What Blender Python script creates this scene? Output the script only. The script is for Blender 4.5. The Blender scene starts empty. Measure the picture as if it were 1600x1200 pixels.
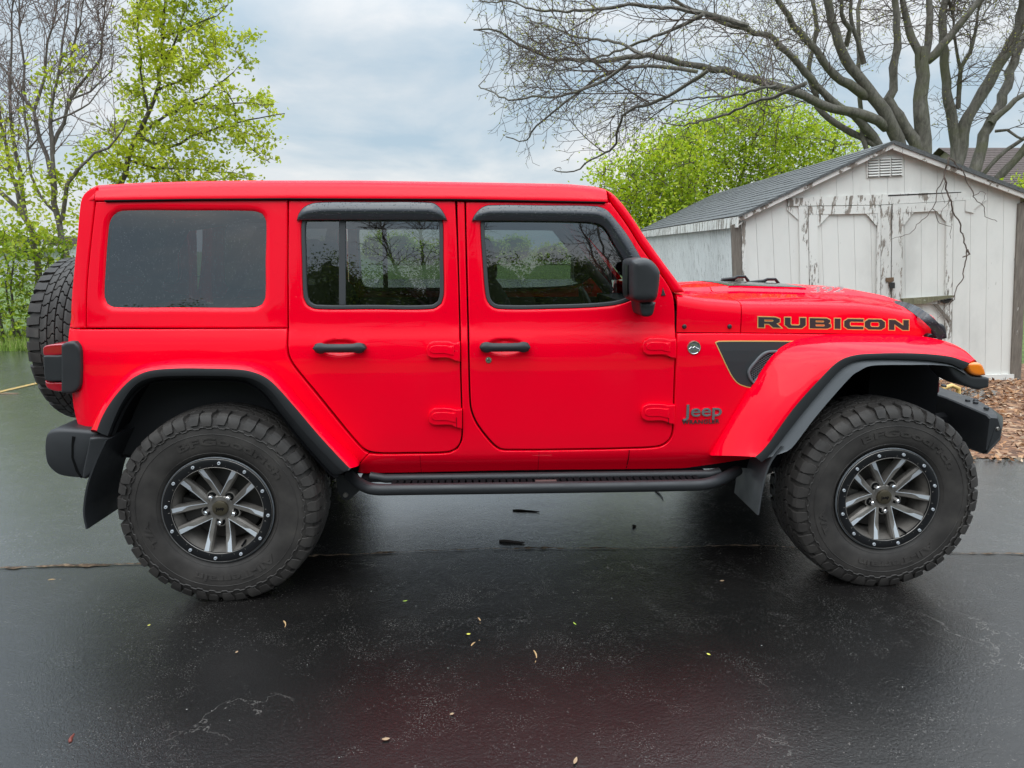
import bpy, bmesh, math, random
import numpy as np
from mathutils import Vector, Matrix
from mathutils.geometry import delaunay_2d_cdt

R_ = math.radians
scene = bpy.context.scene
COL = scene.collection
rng = random.Random(7)
nrg = np.random.default_rng(11)

# ------------------------------------------------------------------ camera, sky, sun, exposure
H_CAM, FPX, PITCH, PPY = 1.5515, 1100.0, R_(10.0), 583.97      # metres, pixels of the 1600x1200 photograph
cam_d = bpy.data.cameras.new("camera")
cam = bpy.data.objects.new("camera", cam_d); COL.objects.link(cam)
cam.location = (0, 0, H_CAM); cam.rotation_euler = (R_(90) - PITCH, 0, 0)
cam_d.sensor_width = 36.0; cam_d.lens = FPX / 1600 * 36.0
cam_d.shift_y = -(600 - PPY) / 1600.0
cam_d.clip_start = 0.05; cam_d.clip_end = 2000
scene.camera = cam

SUN_EL, SUN_AZ = R_(62), R_(205)        # azimuth measured from +Y, clockwise: behind the camera, a little left
world = bpy.data.worlds.new("World"); scene.world = world; world.use_nodes = True
wn, wl = world.node_tree.nodes, world.node_tree.links
wn.clear()
def N(t, **k):
    n = wn.new(t)
    for a, b in k.items(): setattr(n, a, b)
    return n
sky = N('ShaderNodeTexSky', sky_type='NISHITA', sun_disc=False)
sky.sun_elevation = SUN_EL; sky.sun_rotation = SUN_AZ; sky.air_density = 1.2; sky.dust_density = 2.0
bg_sky = N('ShaderNodeBackground'); bg_sky.inputs[1].default_value = 0.08
wl.new(sky.outputs[0], bg_sky.inputs[0])
tc = N('ShaderNodeTexCoord')
mp = N('ShaderNodeMapping'); mp.inputs['Scale'].default_value = (1.3, 1.3, 3.4); mp.inputs['Location'].default_value = (0.35, 0.2, 0.6)
wl.new(tc.outputs['Generated'], mp.inputs[0])
no1 = N('ShaderNodeTexNoise'); no1.inputs['Scale'].default_value = 2.1; no1.inputs['Detail'].default_value = 8; no1.inputs['Roughness'].default_value = 0.55; no1.inputs['Distortion'].default_value = 0.35
wl.new(mp.outputs[0], no1.inputs[0])
rp = N('ShaderNodeValToRGB')
rp.color_ramp.elements[0].position = 0.38; rp.color_ramp.elements[0].color = (0.50, 0.645, 0.765, 1)
rp.color_ramp.elements[1].position = 0.62; rp.color_ramp.elements[1].color = (0.93, 0.945, 0.955, 1)
e = rp.color_ramp.elements.new(0.5); e.color = (0.68, 0.77, 0.84, 1)
wl.new(no1.outputs[0], rp.inputs[0])
sep = N('ShaderNodeSeparateXYZ'); wl.new(tc.outputs['Generated'], sep.inputs[0])
mr = N('ShaderNodeMapRange'); mr.interpolation_type = 'SMOOTHSTEP'; mr.inputs[1].default_value = 0.22; mr.inputs[2].default_value = 1.0; mr.inputs[3].default_value = 0.84; mr.inputs[4].default_value = 4.2
wl.new(sep.outputs[2], mr.inputs[0])
bg_cl = N('ShaderNodeBackground'); wl.new(rp.outputs[0], bg_cl.inputs[0]); wl.new(mr.outputs[0], bg_cl.inputs[1])
mixw = N('ShaderNodeMixShader'); mixw.inputs[0].default_value = 0.86
wl.new(bg_sky.outputs[0], mixw.inputs[1]); wl.new(bg_cl.outputs[0], mixw.inputs[2])
wo = N('ShaderNodeOutputWorld'); wl.new(mixw.outputs[0], wo.inputs[0])

sun_d = bpy.data.lights.new("sun", 'SUN'); sun_d.energy = 0.8; sun_d.angle = R_(60); sun_d.color = (1.0, 0.96, 0.9)
sun = bpy.data.objects.new("sun", sun_d); COL.objects.link(sun)
sdir = Vector((math.sin(SUN_AZ) * math.cos(SUN_EL), math.cos(SUN_AZ) * math.cos(SUN_EL), math.sin(SUN_EL)))
sun.rotation_euler = sdir.to_track_quat('Z', 'Y').to_euler(); sun.location = sdir * 30

scene.view_settings.view_transform = 'Standard'; scene.view_settings.look = 'None'
scene.view_settings.exposure = 0.28; scene.view_settings.gamma = 1.0
scene.cycles.max_bounces = 8; scene.cycles.transparent_max_bounces = 16
scene.cycles.glossy_bounces = 4; scene.cycles.diffuse_bounces = 3
scene.cycles.sample_clamp_indirect = 6.0

# ------------------------------------------------------------------ measuring: photograph pixel -> metres
def ray(x, y):
    dx = (x - 800) / FPX; dy = -(y - PPY) / FPX
    return np.array([dx, math.cos(PITCH) + dy * math.sin(PITCH), -math.sin(PITCH) + dy * math.cos(PITCH)])
CAMP = np.array([0, 0, H_CAM])
def ground(x, y, z=0.0):
    d = ray(x, y); return CAMP + d * ((z - H_CAM) / d[2])
def at_depth(x, y, Y):
    d = ray(x, y); return CAMP + d * (Y / d[1])
CX, CY, CYAW = -1.33146, 3.87369, 0.0473184            # car: rear axle on the ground
_c, _s = math.cos(CYAW), math.sin(CYAW)
def uw(x, y, v):
    """side-view pixel -> (u, w) on the car's plane v metres out of its centre line"""
    d = ray(x, y); n = np.array([_s, -_c, 0]); o = np.array([CX, CY, 0]) - CAMP
    t = (n @ o + v) / (n @ d); P = d * t - o
    return float(P @ np.array([_c, _s, 0])), float(P[2])

# ------------------------------------------------------------------ materials
def mat(name, color=(.5, .5, .5), rough=.5, metal=0.0, coat=0.0, coat_rough=.03, spec=.5, fn=None, trans=0, ior=1.45, alpha=1):
    m = bpy.data.materials.new(name); m.use_nodes = True
    b = m.node_tree.nodes['Principled BSDF']
    b.inputs['Base Color'].default_value = (*color, 1); b.inputs['Roughness'].default_value = rough
    b.inputs['Metallic'].default_value = metal; b.inputs['Coat Weight'].default_value = coat
    b.inputs['Coat Roughness'].default_value = coat_rough; b.inputs['Specular IOR Level'].default_value = spec
    b.inputs['IOR'].default_value = ior
    if fn: fn(m.node_tree, b)
    return m
def nd(nt, t, **ins):
    n = nt.nodes.new(t)
    for k, v in ins.items():
        if k.startswith('_'): setattr(n, k[1:], v)
        else: n.inputs[k.replace('__', ' ')].default_value = v
    return n
def noise(nt, scale, detail=4, rough=.5, vec=None, dist=0.0):
    n = nd(nt, 'ShaderNodeTexNoise', Scale=scale, Detail=detail, Roughness=rough, Distortion=dist)
    if vec: nt.links.new(vec, n.inputs['Vector'])
    return n.outputs[0]
def coords(nt, scale=None, kind='Object'):
    t = nt.nodes.new('ShaderNodeTexCoord').outputs[kind]
    if scale is None: return t
    m = nt.nodes.new('ShaderNodeMapping'); m.inputs['Scale'].default_value = scale
    nt.links.new(t, m.inputs[0]); return m.outputs[0]
def ramp(nt, fac, stops):
    r = nt.nodes.new('ShaderNodeValToRGB'); el = r.color_ramp.elements
    while len(el) < len(stops): el.new(0.5)
    for e_, (p, c) in zip(el, stops): e_.position = p; e_.color = (*c, 1) if len(c) == 3 else c
    nt.links.new(fac, r.inputs[0]); return r.outputs[0]
def fmap(nt, fac, a, b, c, d, clamp=True):
    r = nt.nodes.new('ShaderNodeMapRange'); r.clamp = clamp
    for i, v in enumerate((a, b, c, d)): r.inputs[i + 1].default_value = v
    nt.links.new(fac, r.inputs[0]); return r.outputs[0]
def mixc(nt, fac, a, b, mode='MIX'):
    m = nt.nodes.new('ShaderNodeMix'); m.data_type = 'RGBA'; m.blend_type = mode
    for s, v in ((0, fac), (6, a), (7, b)):
        if hasattr(v, 'links'): nt.links.new(v, m.inputs[s])
        elif s == 0: m.inputs[0].default_value = v
        else: m.inputs[s].default_value = (*v, 1)
    return m.outputs[2]
def math_(nt, op, a, b):
    m = nt.nodes.new('ShaderNodeMath'); m.operation = op
    for i, v in enumerate((a, b)):
        if hasattr(v, 'links'): nt.links.new(v, m.inputs[i])
        else: m.inputs[i].default_value = v
    return m.outputs[0]
def bump(nt, b, h, strength=.3, dist=.01, sock='Normal'):
    n = nt.nodes.new('ShaderNodeBump'); n.inputs['Strength'].default_value = strength; n.inputs['Distance'].default_value = dist
    nt.links.new(h, n.inputs['Height']); nt.links.new(n.outputs[0], b.inputs[sock]); return n
def droplets(nt, vec, scale, keep):
    """height of sparse round rain drops"""
    v = nd(nt, 'ShaderNodeTexVoronoi', Scale=scale); nt.links.new(vec, v.inputs['Vector'])
    dome = fmap(nt, v.outputs['Distance'], 0.0, 0.34, 1.0, 0.0)
    sepc = nt.nodes.new('ShaderNodeSeparateColor'); nt.links.new(v.outputs['Color'], sepc.inputs[0])
    on = math_(nt, 'LESS_THAN', sepc.outputs[0], keep)
    return math_(nt, 'MULTIPLY', math_(nt, 'POWER', dome, .5), on)

def f_paint(nt, b):
    c = coords(nt)
    h = droplets(nt, c, 120, .08)
    bump(nt, b, h, .5, .0015, 'Coat Normal'); 
M_PAINT = mat('red_paint', (.88, .0, .017), .5, 0, .50, .012, spec=.0, fn=f_paint)
def f_plastic(nt, b):
    c = coords(nt)
    bump(nt, b, noise(nt, 500, 2, vec=c), .12, .001)
    nt.links.new(fmap(nt, noise(nt, 9, 4, vec=c), .3, .7, .36, .55), b.inputs['Roughness'])
M_BLACK = mat('black_plastic', (.022, .023, .025), .45, fn=f_plastic)
M_GREYPL = mat('grey_plastic', (.115, .122, .13), .40, fn=f_plastic)
M_DARK = mat('underside_black', (.005, .005, .006), .8, spec=.12)
M_SEAM = mat('seam_black', (.004, .004, .004), .8, spec=.1)
M_SEAL = mat('window_rubber', (.035, .037, .04), .55)
M_GLOSSBLK = mat('gloss_black', (.010, .010, .011), .28, spec=.35)
def f_guard(nt, b):
    h = droplets(nt, coords(nt), 120, .45); bump(nt, b, h, .7, .003)
M_GUARD = mat('smoked_guard', (.025, .027, .032), .10, coat=.5, fn=f_guard)
M_CHROME = mat('chrome', (.75, .75, .76), .12, 1)
M_SILVER = mat('machined_silver', (.66, .69, .73), .30, .5)
def f_alloy(nt, b):
    c = coords(nt); n = noise(nt, 14, 5, vec=c)
    nt.links.new(ramp(nt, n, [(.3, (.15, .135, .12)), (.7, (.30, .275, .25))]), b.inputs['Base Color'])
M_ALLOY = mat('alloy_grey', (.3, .29, .28), .42, .55, fn=f_alloy)
M_GOLD = mat('gold_trim', (.62, .40, .13), .4)
M_SATIN = mat('hood_satin', (.05, .052, .055), .22, coat=.6)
M_FLAP = mat('mud_flap_rubber', (.05, .053, .056), .5, fn=f_plastic)
M_DECAL = mat('charcoal_decal', (.028, .03, .033), .5)
M_BRONZE = mat('bronze_cap', (.09, .075, .05), .4, .6)
def f_rubber(nt, b):
    c = coords(nt)
    n = noise(nt, 7, 6, .6, vec=c)
    nt.links.new(ramp(nt, n, [(.35, (.026, .0228, .0212)), (.62, (.050, .0445, .0405)), (.8, (.085, .074, .062))]), b.inputs['Base Color'])
    bump(nt, b, noise(nt, 220, 3, vec=c), .15, .002)
M_RUBBER = mat('tyre_rubber', (.028, .027, .026), .62, fn=f_rubber, spec=.4)
M_REDLENS = mat('red_lens', (.32, .002, .012), .12, coat=.8)
M_AMBER = mat('amber_lens', (.80, .20, .008), .15, coat=.8)
M_SEAT = mat('seat_fabric', (.02, .02, .022), .8)
M_HEADLINER = mat('headliner', (.05, .05, .05), .9)
M_STEEL = mat('brake_steel', (.28, .26, .24), .38, .8)

def glass(name, tint, refl=.9, rain=0.0):
    m = bpy.data.materials.new(name); m.use_nodes = True; nt = m.node_tree; nt.nodes.clear()
    tr = nd(nt, 'ShaderNodeBsdfTransparent'); tr.inputs[0].default_value = (*tint, 1)
    gl = nd(nt, 'ShaderNodeBsdfGlossy'); gl.inputs['Roughness'].default_value = .01; gl.inputs[0].default_value = (refl, refl, refl, 1)
    fr = nd(nt, 'ShaderNodeFresnel', IOR=1.62)
    k = math_(nt, 'MULTIPLY', fr.outputs[0], 2.9); k2 = math_(nt, 'MINIMUM', k, 1.0)
    if rain:
        df = nd(nt, 'ShaderNodeBsdfDiffuse'); df.inputs[0].default_value = (.16, .17, .18, 1)
        d = droplets(nt, coords(nt), 150, rain)
        ms = nd(nt, 'ShaderNodeMixShader'); nt.links.new(math_(nt, 'MULTIPLY', d, .55), ms.inputs[0])
        nt.links.new(tr.outputs[0], ms.inputs[1]); nt.links.new(df.outputs[0], ms.inputs[2]); base = ms.outputs[0]
    else: base = tr.outputs[0]
    mx = nd(nt, 'ShaderNodeMixShader'); nt.links.new(k2, mx.inputs[0]); nt.links.new(base, mx.inputs[1]); nt.links.new(gl.outputs[0], mx.inputs[2])
    out = nd(nt, 'ShaderNodeOutputMaterial'); nt.links.new(mx.outputs[0], out.inputs[0]); return m
M_GLASS = glass('tinted_glass', (.43, .48, .465), rain=.12)
M_PRIV = glass('privacy_glass', (.10, .105, .11), refl=.72, rain=.35)

# ------------------------------------------------------------------ object helpers
def link(o, parent=None):
    COL.objects.link(o)
    if parent is not None: o.parent = parent
    return o
def thing(name, label, cat, loc=(0, 0, 0), rz=0, group=None):
    o = bpy.data.objects.new(name, None); o.location = loc; o.rotation_euler = (0, 0, rz); o.empty_display_size = .2
    link(o); tag(o, label, cat, group); return o
def tag(o, label, cat, group=None):
    o['label'] = label; o['category'] = cat
    if group: o['group'] = group
    return o
class MB:
    def __init__(s): s.v = []; s.f = []; s.m = []
    def add(s, verts, faces, mi=0):
        b = len(s.v); s.v += [tuple(map(float, p)) for p in verts]; s.f += [tuple(b + i for i in f) for f in faces]; s.m += [mi] * len(faces)
    def box(s, x0, x1, y0, y1, z0, z1, mi=0):
        v = [(x, y, z) for x in (x0, x1) for y in (y0, y1) for z in (z0, z1)]
        s.add(v, [(0, 1, 3, 2), (4, 6, 7, 5), (0, 4, 5, 1), (2, 3, 7, 6), (0, 2, 6, 4), (1, 5, 7, 3)], mi)
    def loft(s, rings, closed=True, caps=True, mi=0):
        n = len(rings[0]); v = [p for r in rings for p in r]; f = []
        for i in range(len(rings) - 1):
            for j in range(n if closed else n - 1):
                k = (j + 1) % n; f.append((i * n + j, i * n + k, (i + 1) * n + k, (i + 1) * n + j))
        if caps and closed: f.append(tuple(range(n))[::-1]); f.append(tuple((len(rings) - 1) * n + j for j in range(n)))
        s.add(v, f, mi)
    def tube(s, path, rad, n=6, caps=True, mi=0):
        P = [Vector(p) for p in path]; rads = rad if hasattr(rad, '__len__') else [rad] * len(P)
        rings = []; up = Vector((0, 0, 1)); a = None
        for i, p in enumerate(P):
            t = (P[min(i + 1, len(P) - 1)] - P[max(i - 1, 0)]).normalized()
            if a is None:
                a = t.cross(up if abs(t.z) < .9 else Vector((1, 0, 0))).normalized()
            else:
                a = (a - t * a.dot(t));
                a = a.normalized() if a.length > 1e-6 else t.orthogonal().normalized()
            b = t.cross(a)
            rings.append([tuple(p + (a * math.cos(2 * math.pi * k / n) + b * math.sin(2 * math.pi * k / n)) * rads[i]) for k in range(n)])
        s.loft(rings, True, caps, mi)
    def lathe(s, prof, n=64, mi=0, closed=False):
        """profile (r, y) turned about the y axis"""
        rings = [[(r * math.cos(2 * math.pi * k / n), y, r * math.sin(2 * math.pi * k / n)) for k in range(n)] for r, y in prof]
        s.loft(rings, True, False, mi)
    def prism(s, poly, fn, d0, d1, mi=0):
        """poly of (a,b); fn(a,b,d)->xyz"""
        n = len(poly); v = [fn(a, b, d0) for a, b in poly] + [fn(a, b, d1) for a, b in poly]
        f = [tuple(range(n)), tuple(range(2 * n - 1, n - 1, -1))] + [(i, n + i, n + (i + 1) % n, (i + 1) % n) for i in range(n)]
        s.add(v, f, mi)
    def build(s, name, mats, parent=None, smooth=30, fixn=True, loc=None, rot=None):
        me = bpy.data.meshes.new(name); me.from_pydata(s.v, [], s.f)
        for m in (mats if isinstance(mats, (list, tuple)) else [mats]): me.materials.append(m)
        me.polygons.foreach_set('material_index', s.m)
        if fixn:
            bm = bmesh.new(); bm.from_mesh(me); bmesh.ops.recalc_face_normals(bm, faces=bm.faces); bm.to_mesh(me); bm.free()
        if smooth:
            me.polygons.foreach_set('use_smooth', [True] * len(me.polygons)); me.set_sharp_from_angle(angle=R_(smooth))
        me.update()
        o = bpy.data.objects.new(name, me); link(o, parent)
        if loc is not None: o.location = loc
        if rot is not None: o.rotation_euler = rot
        return o
def inst(o, parent, loc=None, rot=None, name=None):
    c = o.copy(); link(c, parent)
    if loc is not None: c.location = loc
    if rot is not None: c.rotation_euler = rot
    return c

def resample(pts, sp, closed=True, sharp=38):
    P = [np.array(p, float) for p in pts]; n = len(P); out = []
    def cosang(i):
        if not closed and (i == 0 or i == n - 1): return -1
        a = P[i] - P[i - 1]; b = P[(i + 1) % n] - P[i]
        return (a @ b) / (np.linalg.norm(a) * np.linalg.norm(b) + 1e-12)
    th = math.cos(R_(sharp)); corner = [cosang(i) < th for i in range(n)]
    for i in range(n if closed else n - 1):
        p0, p1, p2, p3 = P[i - 1], P[i], P[(i + 1) % n], P[(i + 2) % n]
        L = np.linalg.norm(p2 - p1)
        def tan(a, m, b):
            d = b - a; d = d / (np.linalg.norm(d) + 1e-12); return d * L
        t1 = (p2 - p1) if corner[i] or (not closed and i == 0) else tan(p0, p1, p2)
        t2 = (p2 - p1) if corner[(i + 1) % n] or (not closed and i == n - 2) else tan(p1, p2, p3)
        k = max(1, int(round(L / sp)))
        for j in range(k):
            t = j / k; h1 = 2 * t**3 - 3 * t**2 + 1; h2 = -2 * t**3 + 3 * t**2; h3 = t**3 - 2 * t**2 + t; h4 = t**3 - t**2
            out.append(h1 * p1 + h2 * p2 + h3 * t1 + h4 * t2)
    if not closed: out.append(P[-1])
    return np.array(out)
def area2(p): return 0.5 * np.sum(p[:, 0] * np.roll(p[:, 1], -1) - np.roll(p[:, 0], -1) * p[:, 1])
def offset(p, d):
    """d>0 moves a CCW outline inward"""
    p = np.asarray(p, float); a = p - np.roll(p, 1, 0); b = np.roll(p, -1, 0) - p
    a /= np.linalg.norm(a, axis=1)[:, None] + 1e-12; b /= np.linalg.norm(b, axis=1)[:, None] + 1e-12
    na = np.stack([-a[:, 1], a[:, 0]], 1); nb = np.stack([-b[:, 1], b[:, 0]], 1)
    m = na + nb; L = np.linalg.norm(m, axis=1)[:, None] + 1e-9; m /= L
    k = 1 / np.maximum(.35, np.sum(m * na, 1))[:, None]
    return p + m * d * k
def inpoly(q, poly):
    x, y = q[:, 0][:, None], q[:, 1][:, None]; a = poly; b = np.roll(poly, -1, 0)
    cond = (a[:, 1] > y) != (b[:, 1] > y)
    xi = (b[:, 0] - a[:, 0]) * (y - a[:, 1]) / (b[:, 1] - a[:, 1] + 1e-15) + a[:, 0]
    return (np.sum(cond & (x < xi), 1) % 2) == 1
def segdist(q, poly):
    a = poly; d = np.roll(poly, -1, 0) - a; L = np.sum(d * d, 1) + 1e-15; best = np.full(len(q), 1e9)
    for i in range(0, len(q), 4000):
        qq = q[i:i + 4000, None, :]; t = np.clip(np.sum((qq - a) * d, 2) / L, 0, 1)
        best[i:i + 4000] = np.min(np.linalg.norm(qq - a - d * t[..., None], axis=2), 1)
    return best
def panel(mb, outer, holes, vf, rr=.005, hr=None, thick=.025, sp=.035, disp=None, side=1, dense=(), mi=0, bsp=.016, hdepth=None, pre=False):
    """sheet-metal panel: outline (u,w) with holes laid on the surface v=vf(u,w), edges rolled in, skirt behind"""
    hr = rr if hr is None else hr
    o = np.array(outer) if pre else resample(outer, bsp)
    if area2(o) < 0: o = o[::-1]
    hs = []
    for h in holes:
        h = np.array(h) if pre else resample(h, bsp)
        hs.append(h[::-1] if area2(h) > 0 else h)      # CW
    loops = [o] + hs; rads = [rr] + [hr] * len(hs)
    def dists(q):
        return [segdist(q, l) for l in loops]
    pts = []
    for l, r_ in zip(loops, rads):
        for k in (.3, .65, 1.0, 1.7):
            q = offset(l, r_ * k); ds = np.min(np.array(dists(q)), 0); ins = inpoly(q, o)
            for h in hs: ins &= ~inpoly(q, h)
            pts.append(q[(ds > r_ * k * .85) & ins])
    x0, y0 = o.min(0); x1, y1 = o.max(0)
    def grid(xa, xb, ya, yb, s_):
        gx = np.arange(xa + s_ * .37, xb, s_); gy = np.arange(ya + s_ * .41, yb, s_)
        g = np.array([(x + (s_ * .5 if j % 2 else 0), y) for j, y in enumerate(gy) for x in gx])
        return g if len(g) else np.zeros((0, 2))
    gs = [(grid(x0, x1, y0, y1, sp), sp)] + [(grid(a, b, c, d, s_), s_) for a, b, c, d, s_ in dense]
    for k, (g, s_) in enumerate(gs):
        if not len(g): continue
        ds = np.array(dists(g)); ins = inpoly(g, o)
        for h in hs: ins &= ~inpoly(g, h)
        for i, r_ in enumerate(rads): ins &= ds[i] > r_ * 1.7 + s_ * .35
        if k == 0:
            for a, b, c, d, s2 in dense: ins &= ~((g[:, 0] > a) & (g[:, 0] < b) & (g[:, 1] > c) & (g[:, 1] < d))
        pts.append(g[ins])
    verts = []; edges = []
    for l in loops:
        b = len(verts); verts += [tuple(p) for p in l]; edges += [(b + i, b + (i + 1) % len(l)) for i in range(len(l))]
    verts += [tuple(p) for a in pts for p in a]
    V, E_, F, *_r = delaunay_2d_cdt([Vector(p) for p in verts], edges, [], 0, 1e-6)
    Q = np.array([(p.x, p.y) for p in V]); F = [f for f in F if len(f) == 3]
    cen = np.array([Q[list(f)].mean(0) for f in F]); keep = inpoly(cen, o)
    for h in hs: keep &= ~inpoly(cen, h)
    F = [f for f, k in zip(F, keep) if k]
    ds = dists(Q); depth = np.zeros(len(Q))
    for i, (dd, r_) in enumerate(zip(ds, rads)):
        hd = 1.0 if (i == 0 or hdepth is None) else hdepth / r_
        x = np.clip(r_ - dd, 0, r_); depth = np.maximum(depth, (r_ - np.sqrt(np.maximum(r_ * r_ - x * x, 0))) * hd)
    vv = vf(Q[:, 0], Q[:, 1]) - depth
    if disp is not None: vv = vv + disp(Q[:, 0], Q[:, 1])
    def P3(i, back=0): return (Q[i, 0], -(vv[i] - back) * side, Q[i, 1])
    used = sorted({i for f in F for i in f}); mp_ = {i: k for k, i in enumerate(used)}
    out = [P3(i) for i in used]; faces = []; cnt = {}
    for f in F:
        a, b, c = f
        if (Q[b, 0] - Q[a, 0]) * (Q[c, 1] - Q[a, 1]) - (Q[b, 1] - Q[a, 1]) * (Q[c, 0] - Q[a, 0]) < 0: f = (a, c, b)
        faces.append(tuple(mp_[i] for i in (f if side > 0 else f[::-1])))
        for i in range(3):
            e_ = (f[i], f[(i + 1) % 3]); cnt[e_] = 1
    if thick:
        bidx = {}
        for (a, b) in list(cnt):
            if (b, a) not in cnt:
                for i in (a, b):
                    if i not in bidx: bidx[i] = len(out); out.append(P3(i, thick))
                q = (mp_[b], mp_[a], bidx[a], bidx[b]); faces.append(q if side > 0 else q[::-1])
    mb.add(out, faces, mi)
def text_data(body, size=1.0, extrude=.02, off=0.0, spacing=1.0):
    cu = bpy.data.curves.new('t', 'FONT'); cu.body = body; cu.size = size; cu.extrude = extrude; cu.offset = off
    cu.space_character = spacing; cu.resolution_u = 4
    o = bpy.data.objects.new('t', cu); COL.objects.link(o); bpy.context.view_layer.update()
    ev = o.evaluated_get(bpy.context.evaluated_depsgraph_get()); me = ev.to_mesh()
    v = np.array([tuple(p.co) for p in me.vertices]); f = [tuple(p.vertices) for p in me.polygons]
    ev.to_mesh_clear(); bpy.data.objects.remove(o); bpy.data.curves.remove(cu)
    return v, f
def lerp(a, b, t): return a + (b - a) * t
# ================================================================== ground
def poly_sheet(name, pts, z, m, kind='structure', sub=0):
    mb = MB(); mb.add([(x, y, z) for x, y in pts], [tuple(range(len(pts)))]); o = mb.build(name, m, smooth=0); o['kind'] = kind; return o
def asphalt(name, tone, wet, dust, film=1.0, ior=1.55):
    def fn(nt, b):
        c = coords(nt)
        big = noise(nt, .55, 5, .55, vec=c); mid = noise(nt, 3.0, 6, .6, vec=c); fine = noise(nt, 260, 3, .6, vec=c); grit = noise(nt, 95, 4, .65, vec=c)
        base = ramp(nt, grit, [(.30, tuple(t * .55 for t in tone)), (.55, tone), (.78, tuple(t * 1.9 for t in tone))])
        base = mixc(nt, fmap(nt, mid, .35, .7, 0, .45), base, (tone[0] * 1.7, tone[1] * 1.6, tone[2] * 1.5))
        # pale dust flecks and drifted grit
        sp = nd(nt, 'ShaderNodeTexVoronoi', Scale=58.0); nt.links.new(c, sp.inputs['Vector'])
        fleck = math_(nt, 'MULTIPLY', fmap(nt, noise(nt, 70, 9, .78, vec=c), .595, .63, 0, .8), fmap(nt, noise(nt, 2.3, 5, .65, vec=c, dist=.6), .49, .64, .06, 1))
        sp2 = nd(nt, 'ShaderNodeTexVoronoi', Scale=140.0); nt.links.new(c, sp2.inputs['Vector'])
        fl2 = math_(nt, 'MULTIPLY', fmap(nt, noise(nt, 160, 7, .75, vec=c), .58, .615, 0, .9), fmap(nt, noise(nt, 4.5, 6, .7, vec=c, dist=1.0), .50, .66, .06, 1))
        vein = noise(nt, 2.6, 8, .60, vec=c, dist=.5)
        scr = math_(nt, 'MULTIPLY', fmap(nt, math_(nt, 'ABSOLUTE', math_(nt, 'SUBTRACT', vein, .5), 0), 0, .0035, 1, 0), fmap(nt, noise(nt, 1.7, 3, .5, vec=c), .56, .66, 0, .55))
        fac = math_(nt, 'MULTIPLY', math_(nt, 'MAXIMUM', math_(nt, 'MAXIMUM', fleck, fl2), scr), dust)
        col = mixc(nt, fac, base, (.30, .275, .25))
        nt.links.new(col, b.inputs['Base Color'])
        r = fmap(nt, math_(nt, 'ADD', math_(nt, 'MULTIPLY', big, .6), math_(nt, 'MULTIPLY', mid, .4)), .36, .66, wet[0], wet[1])
        nt.links.new(math_(nt, 'ADD', r, math_(nt, 'MULTIPLY', fac, .4)), b.inputs['Roughness'])
        h = math_(nt, 'ADD', math_(nt, 'MULTIPLY', fine, .35), math_(nt, 'MULTIPLY', grit, .65))
        n1 = nt.nodes.new('ShaderNodeBump'); n1.inputs['Strength'].default_value = .55; n1.inputs['Distance'].default_value = .004; nt.links.new(h, n1.inputs['Height'])
        n2 = nt.nodes.new('ShaderNodeBump'); n2.inputs['Strength'].default_value = .12; n2.inputs['Distance'].default_value = .03; nt.links.new(mid, n2.inputs['Height']); nt.links.new(n1.outputs[0], n2.inputs['Normal'])
        nt.links.new(n2.outputs[0], b.inputs['Normal'])
        b.inputs['Coat Weight'].default_value = film; b.inputs['Coat IOR'].default_value = ior
        b.inputs['Specular IOR Level'].default_value = .15; nt.links.new(math_(nt, 'ADD', math_(nt, 'MULTIPLY', r, .5), math_(nt, 'MULTIPLY', fac, .3)), b.inputs['Coat Roughness']); nt.links.new(n2.outputs[0], b.inputs['Coat Normal'])
    return mat(name, tone, .3, fn=fn)
M_ASPH_OLD = asphalt('asphalt_worn', (.024, .025, .025), (.13, .34), .8, 1.0, 1.52)
M_ASPH_NEW = asphalt('asphalt_sealed', (.0085, .008, .0078), (.13, .28), .75, .62)
def f_grass(nt, b):
    c = coords(nt); nt.links.new(ramp(nt, noise(nt, 6, 6, .7, vec=c), [(.3, (.035, .06, .012)), (.6, (.09, .14, .025)), (.8, (.17, .16, .07))]), b.inputs['Base Color'])
M_GRASSG = mat('grass_ground', (.07, .11, .02), .9, fn=f_grass)
def f_mulch(nt, b):
    c = coords(nt); v = nd(nt, 'ShaderNodeTexVoronoi', Scale=26.0); nt.links.new(c, v.inputs['Vector'])
    s = nt.nodes.new('ShaderNodeSeparateColor'); nt.links.new(v.outputs['Color'], s.inputs[0])
    nt.links.new(ramp(nt, s.outputs[0], [(.0, (.06, .03, .018)), (.4, (.16, .075, .04)), (.75, (.27, .14, .075)), (1, (.36, .24, .15))]), b.inputs['Base Color'])
    bump(nt, b, v.outputs['Distance'], .8, .03)
M_MULCH = mat('mulch', (.16, .08, .05), .85, fn=f_mulch)
poly_sheet('ground', [(-400, -300), (400, -300), (400, 500), (-400, 500)], -.012, M_GRASSG)
gl = [ground(x, y)[:2] for x, y in ((0, 548), (40, 550), (110, 551))]
poly_sheet('parking_lot', [(-40, -4.4), (30, -4.4), (30, 5.1), (3.55, 5.12), (3.45, 6.2), (3.3, 9.5), (2.9, 16.5), (9, 38), (-15, 38), (-4.2, 10.8), (-8, 10.85), (-40, 11.4)], -.004, M_ASPH_OLD)
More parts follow.
